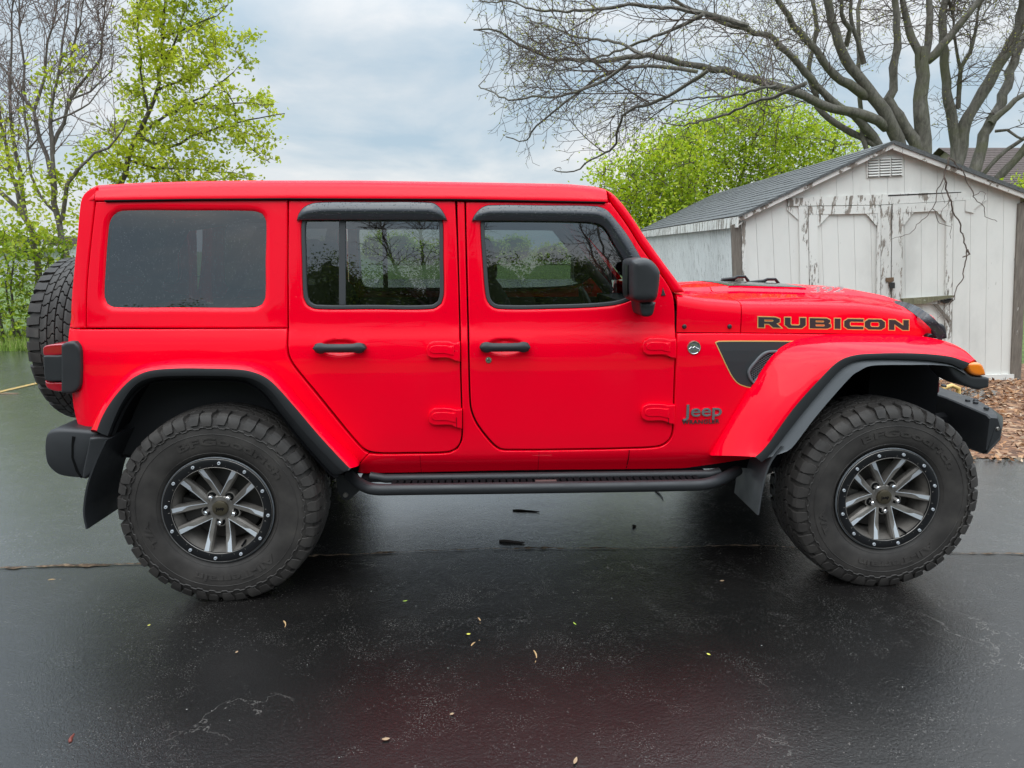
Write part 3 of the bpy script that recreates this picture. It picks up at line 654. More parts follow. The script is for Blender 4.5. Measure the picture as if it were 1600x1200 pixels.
class Tree:
    def __init__(s, seed): s.r = np.random.default_rng(seed); s.P = []; s.R = []; s.mb = MB(); s.tw = MB(); s.tips = []
    def limb(s, pts, r0, r1, n=10, wob=.022, step=.25):
        q = resample(pts, step, False, sharp=180); m = len(q); q = q + s.r.normal(size=q.shape) * wob * np.linspace(.3, 1, m)[:, None]; q[0] = pts[0]
        rad = np.linspace(r0, r1, m) * (1 + s.r.normal(size=m) * .05); s.mb.tube(q, rad, n)
        s.P += list(q[1:]); s.R += list(rad[1:]); return q
    def grow(s, T, rmin=.005, k=.010, sag=0.0, spur=0, spl=.16, keep=None, maxr=.05, up=0.0):
        P = np.array(s.P); Rr = np.array(s.R); T = np.array(T)
        n = len(T); cut = [0, int(n * .06), int(n * .26), n] if n > 200 else [0, n]; order = []
        for a_, b_ in zip(cut, cut[1:]): order.append(T[a_:b_])
        seq = []
        for bi, B in enumerate(order):
            for t in B[np.argsort(np.array([np.min(np.linalg.norm(P - t, axis=1)) for t in B]))]: seq.append((bi, t))
        for bi, t in seq:
            d = np.linalg.norm(P - t, axis=1); i = int(np.argmin(d + .25 * np.maximum(0, P[:, 2] - t[2]))); L = d[i]
            if keep and L > keep: continue
            a = P[i]; m = max(3, int(L / .16) + 2); tt = np.linspace(0, 1, m)[:, None]
            bend = s.r.normal(size=3) * L * (.13 if bi == 0 else .09); bend[2] += (-sag + up) * L
            q = a + (t - a) * tt + bend * (tt * (1 - tt)) * 2 + s.r.normal(size=(m, 3)) * .010 * np.minimum(1, L) * tt
            r0 = min(Rr[i] * .7, rmin + k * L, maxr); rad = np.linspace(max(r0, rmin), rmin, m); s.tw.tube(q, rad, 4 if r0 < .02 else 6, False)
            P = np.concatenate([P, q[1:]]); Rr = np.concatenate([Rr, rad[1:]]); s.tips.append(t)
            for _ in range(spur):
                j = s.r.integers(1, m); dirv = (q[j] - q[j - 1]); dirv /= np.linalg.norm(dirv) + 1e-9; o = dirv * .55 + s.r.normal(size=3) * .55; o[2] += .15; o /= np.linalg.norm(o); l = spl * s.r.uniform(.4, 1.3)
                mid = q[j] + o * l * .5 + s.r.normal(size=3) * .02; e_ = q[j] + o * l; s.tw.tube([q[j], mid, e_], [rmin * .8, rmin * .7, rmin * .5], 3, False); s.tips.append(e_)
        s.P = list(P); s.R = list(Rr)
    def spray(s, n, poly, L, r0, bias, keepout=None, jit=.55, droop=-.06, up=0.0, kids=.68, deep=2, pick=None, budp=.5):
        '''side branches leaving the limbs, each with its own smaller branches and spurs, kept inside an outline'''
        P = np.array(s.P); Rr = np.array(s.R); pl = np.array(poly, float); ok = np.where((Rr < .13) & inpoly(np.array([proj(p) for p in P]), pl))[0]
        if pick: ok = np.array([i for i in ok if pick(P[i])])
        w = 1 / (Rr[ok] + .03); w /= w.sum()
        for i in s.r.choice(ok, n, p=w):
            tg = P[min(i + 1, len(P) - 1)] - P[i - 1]; tg /= np.linalg.norm(tg) + 1e-9
            for _ in range(5):
                d = tg * .55 + np.array(bias) + s.r.normal(size=3) * np.array([jit, jit * .6, jit]); d /= np.linalg.norm(d); l = L * s.r.uniform(.5, 1.15)
                if inpoly(np.array([proj(P[i] + d * l)]), pl)[0]: s.branch(P[i], d, l, min(r0, Rr[i] * .6), deep, droop, up, kids, budp); break
    def branch(s, p, d, L, r, depth, droop, up, kids, budp):
        n = max(3, int(L / .11)); q = [p]; d = d / np.linalg.norm(d); dd = d.copy(); wob = s.r.normal(size=3) * .05
        for k in range(n):
            t = k / n; dd = dd + wob * .5 + s.r.normal(size=3) * .045 + np.array([0, 0, droop * (1 - t) + up * t]) * .35; dd /= np.linalg.norm(dd); q.append(q[-1] + dd * L / n)
        q = np.array(q); rad = np.linspace(r, max(.0042, r * .3), n + 1); s.tw.tube(q, rad, 5 if r > .012 else (4 if r > .007 else 3), False); s.tips.append(q[-1])
        sgn = 1 if s.r.random() < .5 else -1
        for k in range(1, n + 1):
            if s.r.random() > kids: continue
            t = k / n; sgn = -sgn; ax = q[k] - q[k - 1]; ax /= np.linalg.norm(ax) + 1e-9; sd = np.cross(ax, np.array([s.r.normal() * .35, -1, s.r.normal() * .35])); sd /= np.linalg.norm(sd) + 1e-9
            a = R_(s.r.uniform(28, 52)); cd = ax * math.cos(a) + sd * sgn * math.sin(a)
            if depth > 0: s.branch(q[k], cd, L * s.r.uniform(.30, .52) * (1 - .45 * t) + .06, max(.0046, r * .55), depth - 1, droop * .5, up + .05, kids * .85, budp)
            else:
                e_ = q[k] + cd * s.r.uniform(.04, .13); s.tw.tube([q[k], e_], [.0042, .003], 3, False)
                if s.r.random() < budp: s.tips.append(e_)
    def leaves(s, centers, per, spread, size, m, seed, name='crown', flat=.8, par=None):
        c = np.repeat(np.array(centers), per, 0); c = c + s.r.normal(size=c.shape) * spread; o = quads(name, c, size, m, flat, None, 1.7, seed); link(o, par); return o
    def finish(s, name, label, twig, trunk_m, group=None):
        c = s.P[0]; t = thing(name, label, 'tree', (0, 0, 0), 0, group)
        s.mb.build('trunk', trunk_m, t, smooth=60, fixn=False)
        if s.tw.v: s.tw.build('branches', twig, t, smooth=60, fixn=False)
        return t
def in_px(poly, n, r, bias=None):
    p = np.array(poly, float); lo, hi = p.min(0), p.max(0); out = np.zeros((0, 2))
    while len(out) < n:
        q = r.uniform(lo, hi, (4 * n, 2)); out = np.concatenate([out, q[inpoly(q, p)]])
    return out[:n]
def L3(pts, Y0, Y1=None, rr=None):
    Y1 = Y0 if Y1 is None else Y1; n = len(pts); return [at_depth(p[0], p[1], lerp(Y0, Y1, i / max(1, n - 1))) for i, p in enumerate(pts)]
pr = lambda w, Y: w * Y / FPX / 2          # pixel width -> radius
# ---- the two spreading bare trees behind the shed
T = Tree(21); Y = 18.0; base = np.array([at_depth(1420, 400, Y)[0], Y, -.02]); crotch = base + [0.02, 0, 1.15]
T.limb([base, base + [0, 0, .6], crotch], .36, .30, 14, .0)
def stem(pts, w0, w1, Y1=None, root=crotch, n=10, ext=None):
    q = L3(pts, Y, Y1 or Y); T.limb([root, (root + q[0]) / 2 + np.array([0, 0, .1])] + q if root is not None else q, pr(w0 * .76, Y), pr(w1 * .60, Y), n)
stem([(1408, 232), (1397, 205), (1382, 175), (1357, 140), (1330, 107), (1315, 82), (1305, 50), (1293, 0), (1284, -60), (1270, -140)], 33, 12, 17.6)
stem([(1432, 232), (1412, 195), (1396, 168), (1384, 150)], 30, 24)
stem([(1385, 160), (1396, 140), (1395, 105), (1402, 75), (1400, 25), (1396, -50), (1388, -130)], 17, 9, 17.7, None)
stem([(1444, 235), (1440, 187), (1439, 140), (1440, 100), (1442, 76)], 34, 30)
stem([(1446, 90), (1452, 60), (1452, 25), (1451, -20), (1455, -120)], 15, 9, None, None); stem([(1448, 96), (1462, 84), (1482, 60), (1502, 35), (1527, 4), (1560, -60)], 17, 9, 17.4, None); stem([(1440, 90), (1431, 72), (1421, 50), (1411, 0), (1405, -80)], 16, 8, 18.3, None)
stem([(1372, 228), (1356, 203), (1334, 181), (1312, 166), (1275, 134), (1250, 103), (1219, 72), (1200, 53), (1162, 46), (1100, 22), (1040, -6), (980, -40)], 22, 5, 16.6)
stem([(1384, 200), (1372, 189), (1334, 175), (1300, 169), (1256, 150), (1209, 134), (1162, 119), (1115, 108), (1060, 98), (1012, 87), (965, 93), (919, 94), (856, 90), (809, 69), (764, 47), (740, 46)], 19, 3, 15.6, None)
stem([(1364, 150), (1350, 148), (1327, 132), (1303, 116), (1275, 81), (1250, 52), (1234, 28), (1212, -5), (1180, -70)], 19, 8, 17.2, None)
stem([(1366, 226), (1345, 214), (1319, 200), (1294, 184), (1277, 165), (1272, 140), (1262, 110), (1275, 60), (1270, 0), (1262, -60)], 18, 7, 18.6)
stem([(1348, 215), (1345, 170), (1343, 120), (1341, 60), (1342, 0), (1340, -80)], 12, 8, 19.0); stem([(1322, 72), (1328, 45), (1315, 20), (1318, -40)], 11, 6, 17.4, None); stem([(1350, 100), (1340, 62), (1330, 35), (1332, -30)], 10, 6, 17.8, None)
for pts, w0, w1, y1 in (([(1106, 110), (1044, 150), (981, 175), (966, 200), (959, 228), (925, 250), (887, 269), (866, 267)], 5, 1.6, 15.3), ([(1090, 112), (1012, 103), (966, 109), (919, 134), (875, 169), (837, 197), (822, 220), (790, 215)], 5, 1.6, 15.2), ([(985, 95), (934, 131), (875, 150), (841, 150), (794, 156), (762, 141), (747, 133)], 4, 1.6, 15.4),
                        ([(1169, 40), (1075, 16), (981, 9), (919, 16), (841, 16), (794, 3), (750, 4)], 6, 1.8, 15.6), ([(1100, 22), (1060, 42), (1012, 62), (950, 84), (903, 103), (860, 112)], 4.5, 1.8, 15.7), ([(1260, 130), (1210, 150), (1170, 163), (1130, 180), (1095, 190), (1060, 196), (1030, 190)], 5, 1.6, 16.2), ([(1010, 88), (960, 66), (905, 58), (855, 40), (800, 22)], 4, 1.6, 15.4), ([(1215, 134), (1180, 140), (1140, 150), (1100, 152), (1050, 160), (1010, 190)], 4, 1.6, 16.0)):
    q = L3(pts, 12.75 if pts[0][0] > 1050 else 12.3, y1); T.limb(q, pr(w0, 15.9), pr(w1, 15.9), 6, .02, .16)
r = T.r
poly = [(735, -10), (1640, -60), (1640, 120), (1500, 170), (1400, 120), (1330, 165), (1230, 185), (1130, 195), (1050, 205), (990, 225), (930, 252), (880, 268), (868, 262), (950, 215), (900, 190), (850, 205), (795, 218), (800, 150), (755, 138), (735, 48)]
def pts_tree(poly, n, Yf, dy): return [at_depth(x, y, Yf(x) + r.normal() * dy) for x, y in in_px(poly, n, r)]
Yf = lambda x: lerp(15.5, 17.8, min(1, max(0, (x - 780) / 600)))
T.spray(40, poly, 2.4, .016, (-.35, -.12, .05), droop=-.10, up=.10, pick=lambda p: proj(p)[0] < 1260)
T.spray(46, poly, 1.9, .015, (-.15, -.1, .25), droop=-.05, up=.12, pick=lambda p: proj(p)[0] >= 1180)
T.grow(pts_tree(poly, 260, Yf, .4), .0048, .0068, sag=.03, spur=2, spl=.16, keep=1.4)
T.spray(44, [(735, 40), (1640, 60), (1640, -260), (800, -260)], 1.9, .016, (-.1, 0, .3), up=.15, deep=1)
tr1 = T.finish('bare_tree', 'bare grey barked tree with long limbs reaching left over the shed and car', M_TWIG, M_BARK)
tips = np.array(T.tips); T.leaves(tips[r.random(len(tips)) < .55], 2, .012, .042, M_BUD, 5, 'buds', par=tr1)
T = Tree(22); r = T.r; Y = 18.6; base = np.array([at_depth(1510, 400, Y)[0], Y, -.02]); crotch = base + [0, 0, 1.0]
T.limb([base, base + [0, 0, .5], crotch], .40, .34, 14, 0)
stem([(1490, 255), (1492, 212), (1485, 175), (1478, 145), (1480, 110), (1475, 82), (1471, 40), (1480, -10), (1486, -90)], 26, 12)
stem([(1500, 245), (1507, 195), (1522, 168), (1537, 145), (1562, 100), (1582, 67), (1597, 25), (1603, -30), (1620, -120)], 30, 18, 18.0)
stem([(1524, 265), (1537, 212), (1562, 162), (1575, 125), (1587, 87), (1605, 55), (1650, 0)], 28, 16, 19.2)
stem([(1545, 300), (1560, 278), (1587, 250), (1612, 220), (1670, 170)], 24, 16, 18.0); stem([(1530, 285), (1537, 272), (1570, 235), (1605, 214), (1660, 190)], 13, 8, 18.3); stem([(1548, 192), (1575, 167), (1602, 146), (1650, 120)], 13, 8, 18.4, None)
stem([(1497, 170), (1499, 130), (1500, 105), (1515, 80), (1523, 50), (1528, 20), (1540, -40)], 9, 4, 18.2, None); stem([(1555, 205), (1575, 203), (1592, 215), (1620, 225)], 6, 4, 18.0, None); stem([(1500, 105), (1494, 70), (1490, 30), (1485, -30)], 6, 3, 18.6, None)
T.spray(66, [(1450, -120), (1700, -120), (1700, 250), (1590, 228), (1545, 200), (1515, 215), (1500, 195), (1460, 225), (1445, 120)], 1.3, .014, (0, -.1, .2), up=.1)
T.spray(40, [(1430, 40), (1700, 40), (1700, -260), (1430, -260)], 1.8, .016, (0, 0, .4), up=.15, deep=1)
tr2 = T.finish('bare_tree', 'bare mossy barked tree with several thick trunks behind the right slope of the shed roof', M_TWIG, M_BARK)
tips = np.array(T.tips); T.leaves(tips[r.random(len(tips)) < .4], 2, .012, .042, M_BUD, 6, 'buds', par=tr2)
# ---- fresh green trees beyond the shed
def leafy(seed, Y, trunk_px, poly, nT, nl, spread, size, label, lm, dy=.8, group=None, tw=M_TWIG, w0=10, keep=4, dens=None, extra=None):
    global T, r
    T = Tree(seed); r = T.r
    for pts, wa, wb in trunk_px: T.limb(L3(pts, Y, Y + r.normal() * .3), pr(wa, Y), pr(wb, Y), 8, .04)
    tg = pts_tree(poly, nT, lambda x: Y, dy); T.grow(tg, .009, .012, keep=keep, spur=1, spl=.35, up=.06)
    t = T.finish('leafy_tree', label, tw, M_BARKD, group); tips = np.array(T.tips)
    T.leaves(tips[r.random(len(tips)) < .82], nl, spread, size, lm, seed + 100, par=t)
    return t
GY = 21.0
leafy(31, GY - 2.5, [([(960, 470), (972, 380), (985, 320), (1000, 275)], 7, 3), ([(985, 470), (1010, 360), (1030, 290), (1045, 235)], 8, 3)], [(938, 300), (933, 262), (955, 250), (968, 285), (985, 238), (1000, 228), (1040, 205), (1080, 200), (1095, 260), (1090, 380), (960, 400)], 520, 16, .20, .10, 'bright green small tree right behind the windshield of the red car', M_LEAFG)
leafy(32, GY, [([(1140, 470), (1146, 330), (1140, 280), (1130, 230)], 8, 3), ([(1140, 340), (1160, 270), (1180, 215), (1195, 180)], 6, 3), ([(1120, 420), (1110, 320), (1090, 260), (1075, 225)], 6, 3)], [(1058, 215), (1075, 192), (1115, 185), (1140, 160), (1175, 150), (1205, 146), (1215, 175), (1225, 250), (1220, 360), (1060, 360)], 620, 16, .24, .10, 'yellow green tree beyond the left slope of the shed roof, dense and twiggy', M_LEAFG)
leafy(33, GY + .8, [([(1260, 470), (1262, 330), (1255, 260), (1248, 210)], 8, 3), ([(1262, 330), (1290, 260), (1310, 220)], 6, 3)], [(1205, 180), (1225, 168), (1262, 172), (1290, 190), (1310, 196), (1340, 228), (1370, 250), (1380, 330), (1210, 340)], 460, 16, .24, .10, 'light green tree touching the ridge of the shed roof beneath the bare limbs', M_LEAFG)
t = leafy(34, 17.5, [([(1600, 420), (1602, 330), (1604, 300)], 5, 2)], [(1575, 300), (1590, 284), (1640, 276), (1650, 330), (1580, 330)], 50, 14, .12, .08, 'small vivid green bush top at the far right behind the shed eave', M_LEAFG)
# ---- left: bare tree with first leaves
T = Tree(41); r = T.r; Y = 12.4
g0 = ground(60, 520); base = at_depth(62, 470, Y); base = np.array([base[0] - .02, Y, -.02])
stem([(60, 440), (53, 385), (51, 365), (41, 345), (26, 325), (0, 299), (-40, 275), (-80, 240)], 17, 8, None, base)
for pts, a_, b_ in (([(38, 342), (30, 318), (24, 293), (8, 227), (3, 192), (-5, 140), (-10, 60)], 9, 4), ([(42, 348), (36, 320), (35, 293), (24, 240), (19, 187), (16, 133), (18, 80), (22, 0)], 9, 3), ([(-5, 297), (-25, 230), (-50, 150), (-60, 50)], 7, 4)): stem(pts, a_, b_, None, None)
stem([(103, 410), (97, 372), (93, 350), (87, 318), (85, 301)], 16, 12, None, np.array([at_depth(108, 470, Y)[0], Y, -.02]))
for pts, a_, b_ in (([(86, 305), (80, 272), (64, 219), (53, 173), (40, 157), (16, 120), (0, 99), (-30, 60)], 9, 3), ([(86, 300), (85, 267), (80, 219), (80, 171), (83, 149), (92, 120), (100, 60), (104, 0)], 9, 3), ([(83, 240), (83, 227), (99, 192), (112, 155), (133, 120), (157, 88), (160, 53), (167, 12), (172, -40)], 8, 2.5),
                    ([(53, 173), (69, 117), (75, 67), (80, 48), (88, 16), (92, -40)], 6, 2.5), ([(40, 157), (35, 107), (32, 48), (27, 0), (24, -60)], 5, 2.5), ([(97, 345), (101, 315), (107, 288), (125, 261), (149, 240), (181, 219), (203, 187)], 9, 3), ([(90, 335), (64, 307), (48, 272), (43, 235), (40, 171), (36, 120)], 6, 3), ([(43, 235), (60, 215), (75, 200)], 4, 2), ([(112, 155), (140, 140), (170, 110), (180, 80)], 4, 2), ([(80, 190), (110, 178), (140, 160), (172, 120)], 4, 2), ([(107, 100), (120, 60), (128, 20), (130, -40)], 4, 2)):
    stem(pts, a_, b_, Y + r.normal() * .35, None, 7)
T.spray(110, [(-80, -160), (200, -160), (196, 60), (180, 130), (160, 180), (205, 200), (150, 270), (80, 300), (-80, 290)], 1.0, .010, (0, 0, .45), jit=.4, droop=0, up=.14, budp=.2)
T.spray(40, [(-80, 60), (220, 60), (220, -240), (-80, -240)], 1.1, .010, (0, 0, .5), jit=.4, droop=0, up=.1, deep=1, budp=.2)
trl = T.finish('bare_tree', 'many stemmed bare tree with scattered first leaves behind the spare wheel', M_TWIGR, M_BARKL)
cl = in_px([(-40, 150), (30, 150), (50, 110), (90, 100), (130, 70), (140, 90), (100, 150), (60, 165), (20, 210), (-40, 230)], 26, r); cl2 = in_px([(-40, 200), (30, 250), (60, 280), (110, 250), (140, 250), (120, 340), (100, 400), (40, 420), (-40, 400)], 85, r)
T.leaves([at_depth(x, y, Y + r.normal() * .4) for x, y in np.concatenate([cl, cl2])], 26, .13, .085, M_LEAFY, 51, par=trl)
# ---- left: maple in fresh leaf
T = Tree(42); r = T.r; Y = 13.6
stem([(184, 300), (190, 285), (195, 272), (207, 225), (220, 200), (234, 172), (244, 150), (252, 94), (256, 40), (260, -10), (262, -90)], 16, 4, None, np.array([at_depth(180, 420, Y)[0], Y, -.02]))
for pts, a_, b_ in (([(207, 225), (232, 200), (262, 178), (300, 160), (335, 138), (365, 112)], 7, 2.5), ([(215, 212), (260, 230), (300, 214), (350, 196), (405, 182), (445, 178)], 7, 2), ([(247, 140), (280, 126), (318, 104), (345, 92)], 5, 2), ([(253, 100), (270, 74), (282, 48), (290, 10)], 5, 2), ([(232, 175), (222, 130), (218, 85), (215, 30), (212, -30)], 5, 2.5), ([(256, 60), (300, 40), (340, 22), (355, 10)], 4, 2), ([(345, 196), (375, 215), (400, 236), (420, 250)], 4, 2), ([(200, 250), (240, 262), (290, 262), (340, 270), (380, 276)], 6, 2), ([(195, 268), (170, 240), (150, 225)], 5, 2), ([(300, 160), (345, 165), (392, 160), (430, 165)], 4, 2)):
    stem(pts, a_, b_, Y + r.normal() * .4, None, 7)
poly = [(188, 40), (200, -60), (330, -60), (362, 2), (345, 18), (362, 40), (352, 66), (398, 52), (400, 70), (385, 98), (350, 112), (372, 125), (365, 150), (400, 150), (440, 152), (460, 180), (432, 196), (436, 215), (422, 256), (398, 238), (372, 232), (346, 226), (320, 238), (345, 258), (392, 268), (398, 284), (330, 290), (180, 290), (120, 260), (115, 225), (165, 215), (190, 180), (184, 150), (206, 118), (190, 90)]
tg = pts_tree(poly, 430, lambda x: Y, .55); T.grow(tg, .005, .0075, spur=2, spl=.17, keep=2.5, up=.05)
T.grow(pts_tree([(190, -60), (330, -60), (300, -220), (220, -220)], 90, lambda x: Y, .6), .005, .008, spur=2, keep=2.5)
trm = T.finish('leafy_tree', 'tall airy tree in fresh yellow green leaf above the rear of the car roof', M_TWIG, M_BARKD); tips = np.array(T.tips)
T.leaves(tips[r.random(len(tips)) < .85], 11, .072, .088, M_LEAFY, 52, par=trm)
# ---- undergrowth at the far left
def shrub(seed, Y, poly, base_px, nT, label, nl=14, size=.085):
    global T, r
    T = Tree(seed); r = T.r
    stems = []
    for bx in base_px:
        T.mb = MB(); stems.append(T.mb); p = at_depth(bx, 540, Y); T.limb([np.array([p[0], Y, -.02]), np.array([p[0] + r.normal() * .1, Y + r.normal() * .1, .5]), np.array([p[0] + r.normal() * .25, Y + r.normal() * .2, 1.1 + r.random() * .6])], .022, .010, 6)
    T.grow(pts_tree(poly, nT, lambda x: Y, .3), .004, .006, spur=2, spl=.18, keep=2.5, up=.08)
    t = thing('shrub', label, 'shrub')
    for m_ in stems: m_.build('stem', M_BARKD, t, smooth=60, fixn=False)
    T.tw.build('branches', M_TWIG, t, smooth=60, fixn=False)
    tips = np.array(T.tips); T.leaves(tips, nl // 3, .06, size, M_LEAFD, seed + 100, par=t)
shrub(61, 11.7, [(-70, 330), (30, 350), (40, 440), (36, 535), (-70, 535)], (-50, -20, 5, 25), 140, 'ragged green shrub at the left edge of the lot, left of the spare wheel')
shrub(62, 12.1, [(25, 400), (60, 350), (110, 370), (130, 440), (130, 535), (30, 535)], (40, 65, 95, 120), 130, 'leafy green shrub growing directly behind the spare wheel')
shrub(63, 13.2, [(-60, 380), (60, 420), (150, 410), (320, 430), (420, 470), (420, 540), (-60, 540)], (-30, 80, 180, 280, 380), 110, 'low green thicket behind the rear half of the car, seen past the spare wheel')
# ---- what stands behind the photographer, mirrored in the glass and paint
r = np.random.default_rng(71); cents = []; core = MB()
for i in range(34):
    cx = -24 + i * 1.32 + r.normal() * .4; cy = -12.5 + r.normal() * .7
    h = (3.0 if cx < -3.4 else 4.5 if cx < .2 else 5.3 if cx < 4.5 else 5.8 if cx < 9 else 4.5) + r.normal() * .28; w = r.uniform(1.1, 1.7)
    ph = r.uniform(0, 6.28, 6); rings = []
    for a_ in np.linspace(0, math.pi, 9):
        ring = []
        for b_ in np.linspace(0, 2 * math.pi, 15)[:-1]:
            k = .80 * (1 + .12 * math.sin(3 * a_ + ph[0]) * math.sin(2 * b_ + ph[1]) + .09 * math.sin(5 * b_ + ph[2] + 2 * a_))
            ring.append((cx + w * k * math.sin(a_) * math.cos(b_), cy + w * k * math.sin(a_) * math.sin(b_), h * .5 - h * .48 * k * math.cos(a_)))
        rings.append(ring)
    core.loft(rings, True, False)
    q = r.normal(size=(260, 3)); q /= np.linalg.norm(q, axis=1)[:, None]; q *= r.uniform(.74, 1.0, (260, 1)); q = q[q[:, 1] > -.35]; cents.append(np.array([cx, cy, h * .5]) + q * [w, w, h * .5])
cc = np.concatenate([np.repeat(c, 34, 0) + r.normal(size=(len(c) * 34, 3)) * .16 for c in cents]); cc = cc[cc[:, 2] > .05]
o = quads('treeline', cc, .075, M_HEDGE, .8, 'stuff', 1.6, 9); link(o)
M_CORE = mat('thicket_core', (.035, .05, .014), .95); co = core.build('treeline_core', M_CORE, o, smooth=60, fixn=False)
# ---- the low far wood closing the horizon
r = np.random.default_rng(81); cents = []; core2 = MB()
for i in range(90):
    cx = -120 + i * 2.7 + r.normal() * .7; cy = 76 + r.normal() * 2 - .0022 * cx * cx; h = r.uniform(2.2, 3.4); w = r.uniform(1.6, 2.3)
    core2.loft([[(cx + w * .8 * math.sin(a_) * math.cos(b_), cy + w * .8 * math.sin(a_) * math.sin(b_), h * .5 - h * .40 * math.cos(a_)) for b_ in np.linspace(0, 2 * math.pi, 11)[:-1]] for a_ in np.linspace(0, math.pi, 7)], True, False)
    q = r.normal(size=(110, 3)); q /= np.linalg.norm(q, axis=1)[:, None]; q *= r.uniform(.74, 1.0, (110, 1)); cents.append(np.array([cx, cy, h * .5]) + q * [w, w, h * .5])
cc = np.concatenate([np.repeat(c, 9, 0) + r.normal(size=(len(c) * 9, 3)) * .2 for c in cents]); cc = cc[cc[:, 2] > .05]
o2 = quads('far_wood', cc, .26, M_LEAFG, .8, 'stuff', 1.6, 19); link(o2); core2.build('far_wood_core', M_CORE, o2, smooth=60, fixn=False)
for bx, by, hh, lb_ in ((-.6, -11.2, 6.6, 'bare dark tree mirrored in the window of the rear door'), (4.6, -11.0, 7.0, 'bare dark tree mirrored in the front corner of the front door window')):
    T = Tree(72 + int(bx)); r = T.r
    b0 = np.array([bx, by, -.02]); T.limb([b0, b0 + [.05, 0, 1.6], b0 + [.1, 0, 2.8]], .13, .09, 8, .01)
    for k in range(7):
        a_ = k * .9; e_ = np.array([math.cos(a_) * 1.5, math.sin(a_) * .8, 0]) * r.uniform(.7, 1.2); T.limb([b0 + [.08, 0, 2.2 + .08 * k], b0 + e_ * .5 + [0, 0, 3.9], b0 + e_ + [0, 0, hh - r.random()]], .055, .012, 6, .03)
    P_ = np.array(T.P); R2 = np.array(T.R)
    for i in r.choice(np.where(R2 < .05)[0], 110):
        d = P_[i] - P_[max(i - 1, 0)]; d = d / (np.linalg.norm(d) + 1e-9) * .6 + r.normal(size=3) * .6 + [0, 0, .2]; T.branch(P_[i], d, r.uniform(.5, 1.2), .014, 1, 0, .1, .8, .2)
    T.finish('bare_tree', lb_, M_TWIG, M_BARKD)
# ================================================================== the car
CAR = thing('off_road_car', 'bright red four door off road car with black fender trim parked on the wet asphalt', 'car', (CX, CY, 0), CYAW)
# side section of the body: height -> distance from the centre line
_pw = np.array([.50, .54, .575, .60, .66, .80, 1.0, 1.09, 1.14, 1.18, 1.205, 1.23, 1.28, 1.40, 1.60, 1.80, 1.90])
_pv = np.array([.735, .752, .776, .790, .798, .803, .803, .800, .794, .783, .774, .770, .766, .754, .731, .705, .69])
def hermite_table(x, y, xs):
    d = np.gradient(y, x); out = np.zeros_like(xs); i = np.clip(np.searchsorted(x, xs) - 1, 0, len(x) - 2)
    h = x[i + 1] - x[i]; t = np.clip((xs - x[i]) / h, 0, 1)
    return ((2*t**3-3*t**2+1)*y[i] + (t**3-2*t**2+t)*h*d[i] + (-2*t**3+3*t**2)*y[i+1] + (t**3-t**2)*h*d[i+1])
_tx = np.linspace(.5, 1.9, 1401); _ty = hermite_table(_pw, _pv, _tx)
def vside(u, w):
    u = np.asarray(u, float); w = np.asarray(w, float)
    v = np.interp(w, _tx, _ty)
    v = v - .14 * np.clip((u - 2.05) / 1.35, 0, 2) ** 1.25
    x = np.clip(-.585 - u, 0, .070)
    return v - (.085 - np.sqrt(np.maximum(.085**2 - x * x, 0)))
def S(x, y, off=0.0):
    v = .79
    for _ in range(6):
        u, w = uw(x, y, v); v = float(vside(u, w)) + off
    return u, w
def SP(pts, off=0.0): return [S(x, y, off) for x, y in pts]
def VP(pts, v): return [uw(x, y, v) for x, y in pts]
def off_v(d): return lambda u, w: vside(u, w) + d

WIN_Q = [(189, 329.5), (290, 329), (396, 330), (408, 334), (414, 345), (413.5, 410), (413, 465), (408, 476), (396, 480.5), (280, 480.5), (176, 480), (166, 475), (161.5, 464), (163, 420), (167, 365), (170, 346), (177, 335)]
WIN_R = [(486, 332), (580, 331), (678, 332), (689, 340), (691.5, 352), (692, 400), (692.5, 460), (689, 474), (676, 482), (580, 482.5), (492, 482), (480, 476), (474.5, 464), (472, 400), (471, 352), (474, 339)]
WIN_F = [(762, 335), (850, 334), (928, 335), (945, 342), (958, 356), (985, 398), (1006, 432), (1005, 452), (987, 468), (952, 477.5), (860, 482), (778, 482), (766, 476), (760, 464), (755, 410), (751.5, 350), (754, 339)]
D_REAR = [(451, 313), (580, 312.5), (711, 313.5), (714.5, 400), (717.5, 509), (719, 590), (721, 670), (719.5, 688), (713, 699.5), (699, 705.5), (640, 707), (590, 706.8), (571, 702), (558, 689.5), (533, 659.5), (497, 615), (469, 581.5), (457, 565), (451, 549), (451, 513)]
D_FRONT = [(728, 315.5), (840, 315.5), (954, 316.5), (981, 354), (1001, 386), (1034, 431), (1049, 455), (1053.5, 474), (1055.3, 519), (1053.5, 580), (1050.5, 664), (1048.5, 680), (1042, 689.5), (1029, 696.5), (981, 699.5), (880, 701.5), (798, 702), (782, 700.5), (770, 691.5), (747, 662), (738, 641), (735.5, 621), (732.8, 509), (730, 406)]
QUARTER_UP = [(134.8, 512.3), (136, 450), (139.5, 406), (146, 344), (149.5, 315), (300, 312.5), (448.6, 312), (448.6, 512.3)]
CORNER = [(133.3, 512.3), (134.6, 450), (138, 406), (144.6, 344), (148, 313), (150.5, 292), (141, 295), (131, 303), (125.5, 316), (120, 375), (114, 437), (108, 512.3)]
QUARTER_LOW = [(107.5, 513.6), (448.6, 513.6), (448.6, 552), (454.5, 567), (467, 584), (494.5, 617.5), (530, 661.5), (556, 692), (569, 705.3), (575.5, 708.6), (563, 723), (546, 724), (498, 668), (460, 622), (434, 599), (406, 584), (375, 579), (312, 577), (266, 578), (236, 583), (219, 593), (203, 612), (187, 640), (174, 664), (162, 682), (141, 683), (129, 682), (123, 669), (115.5, 642), (112, 615), (107, 560)]
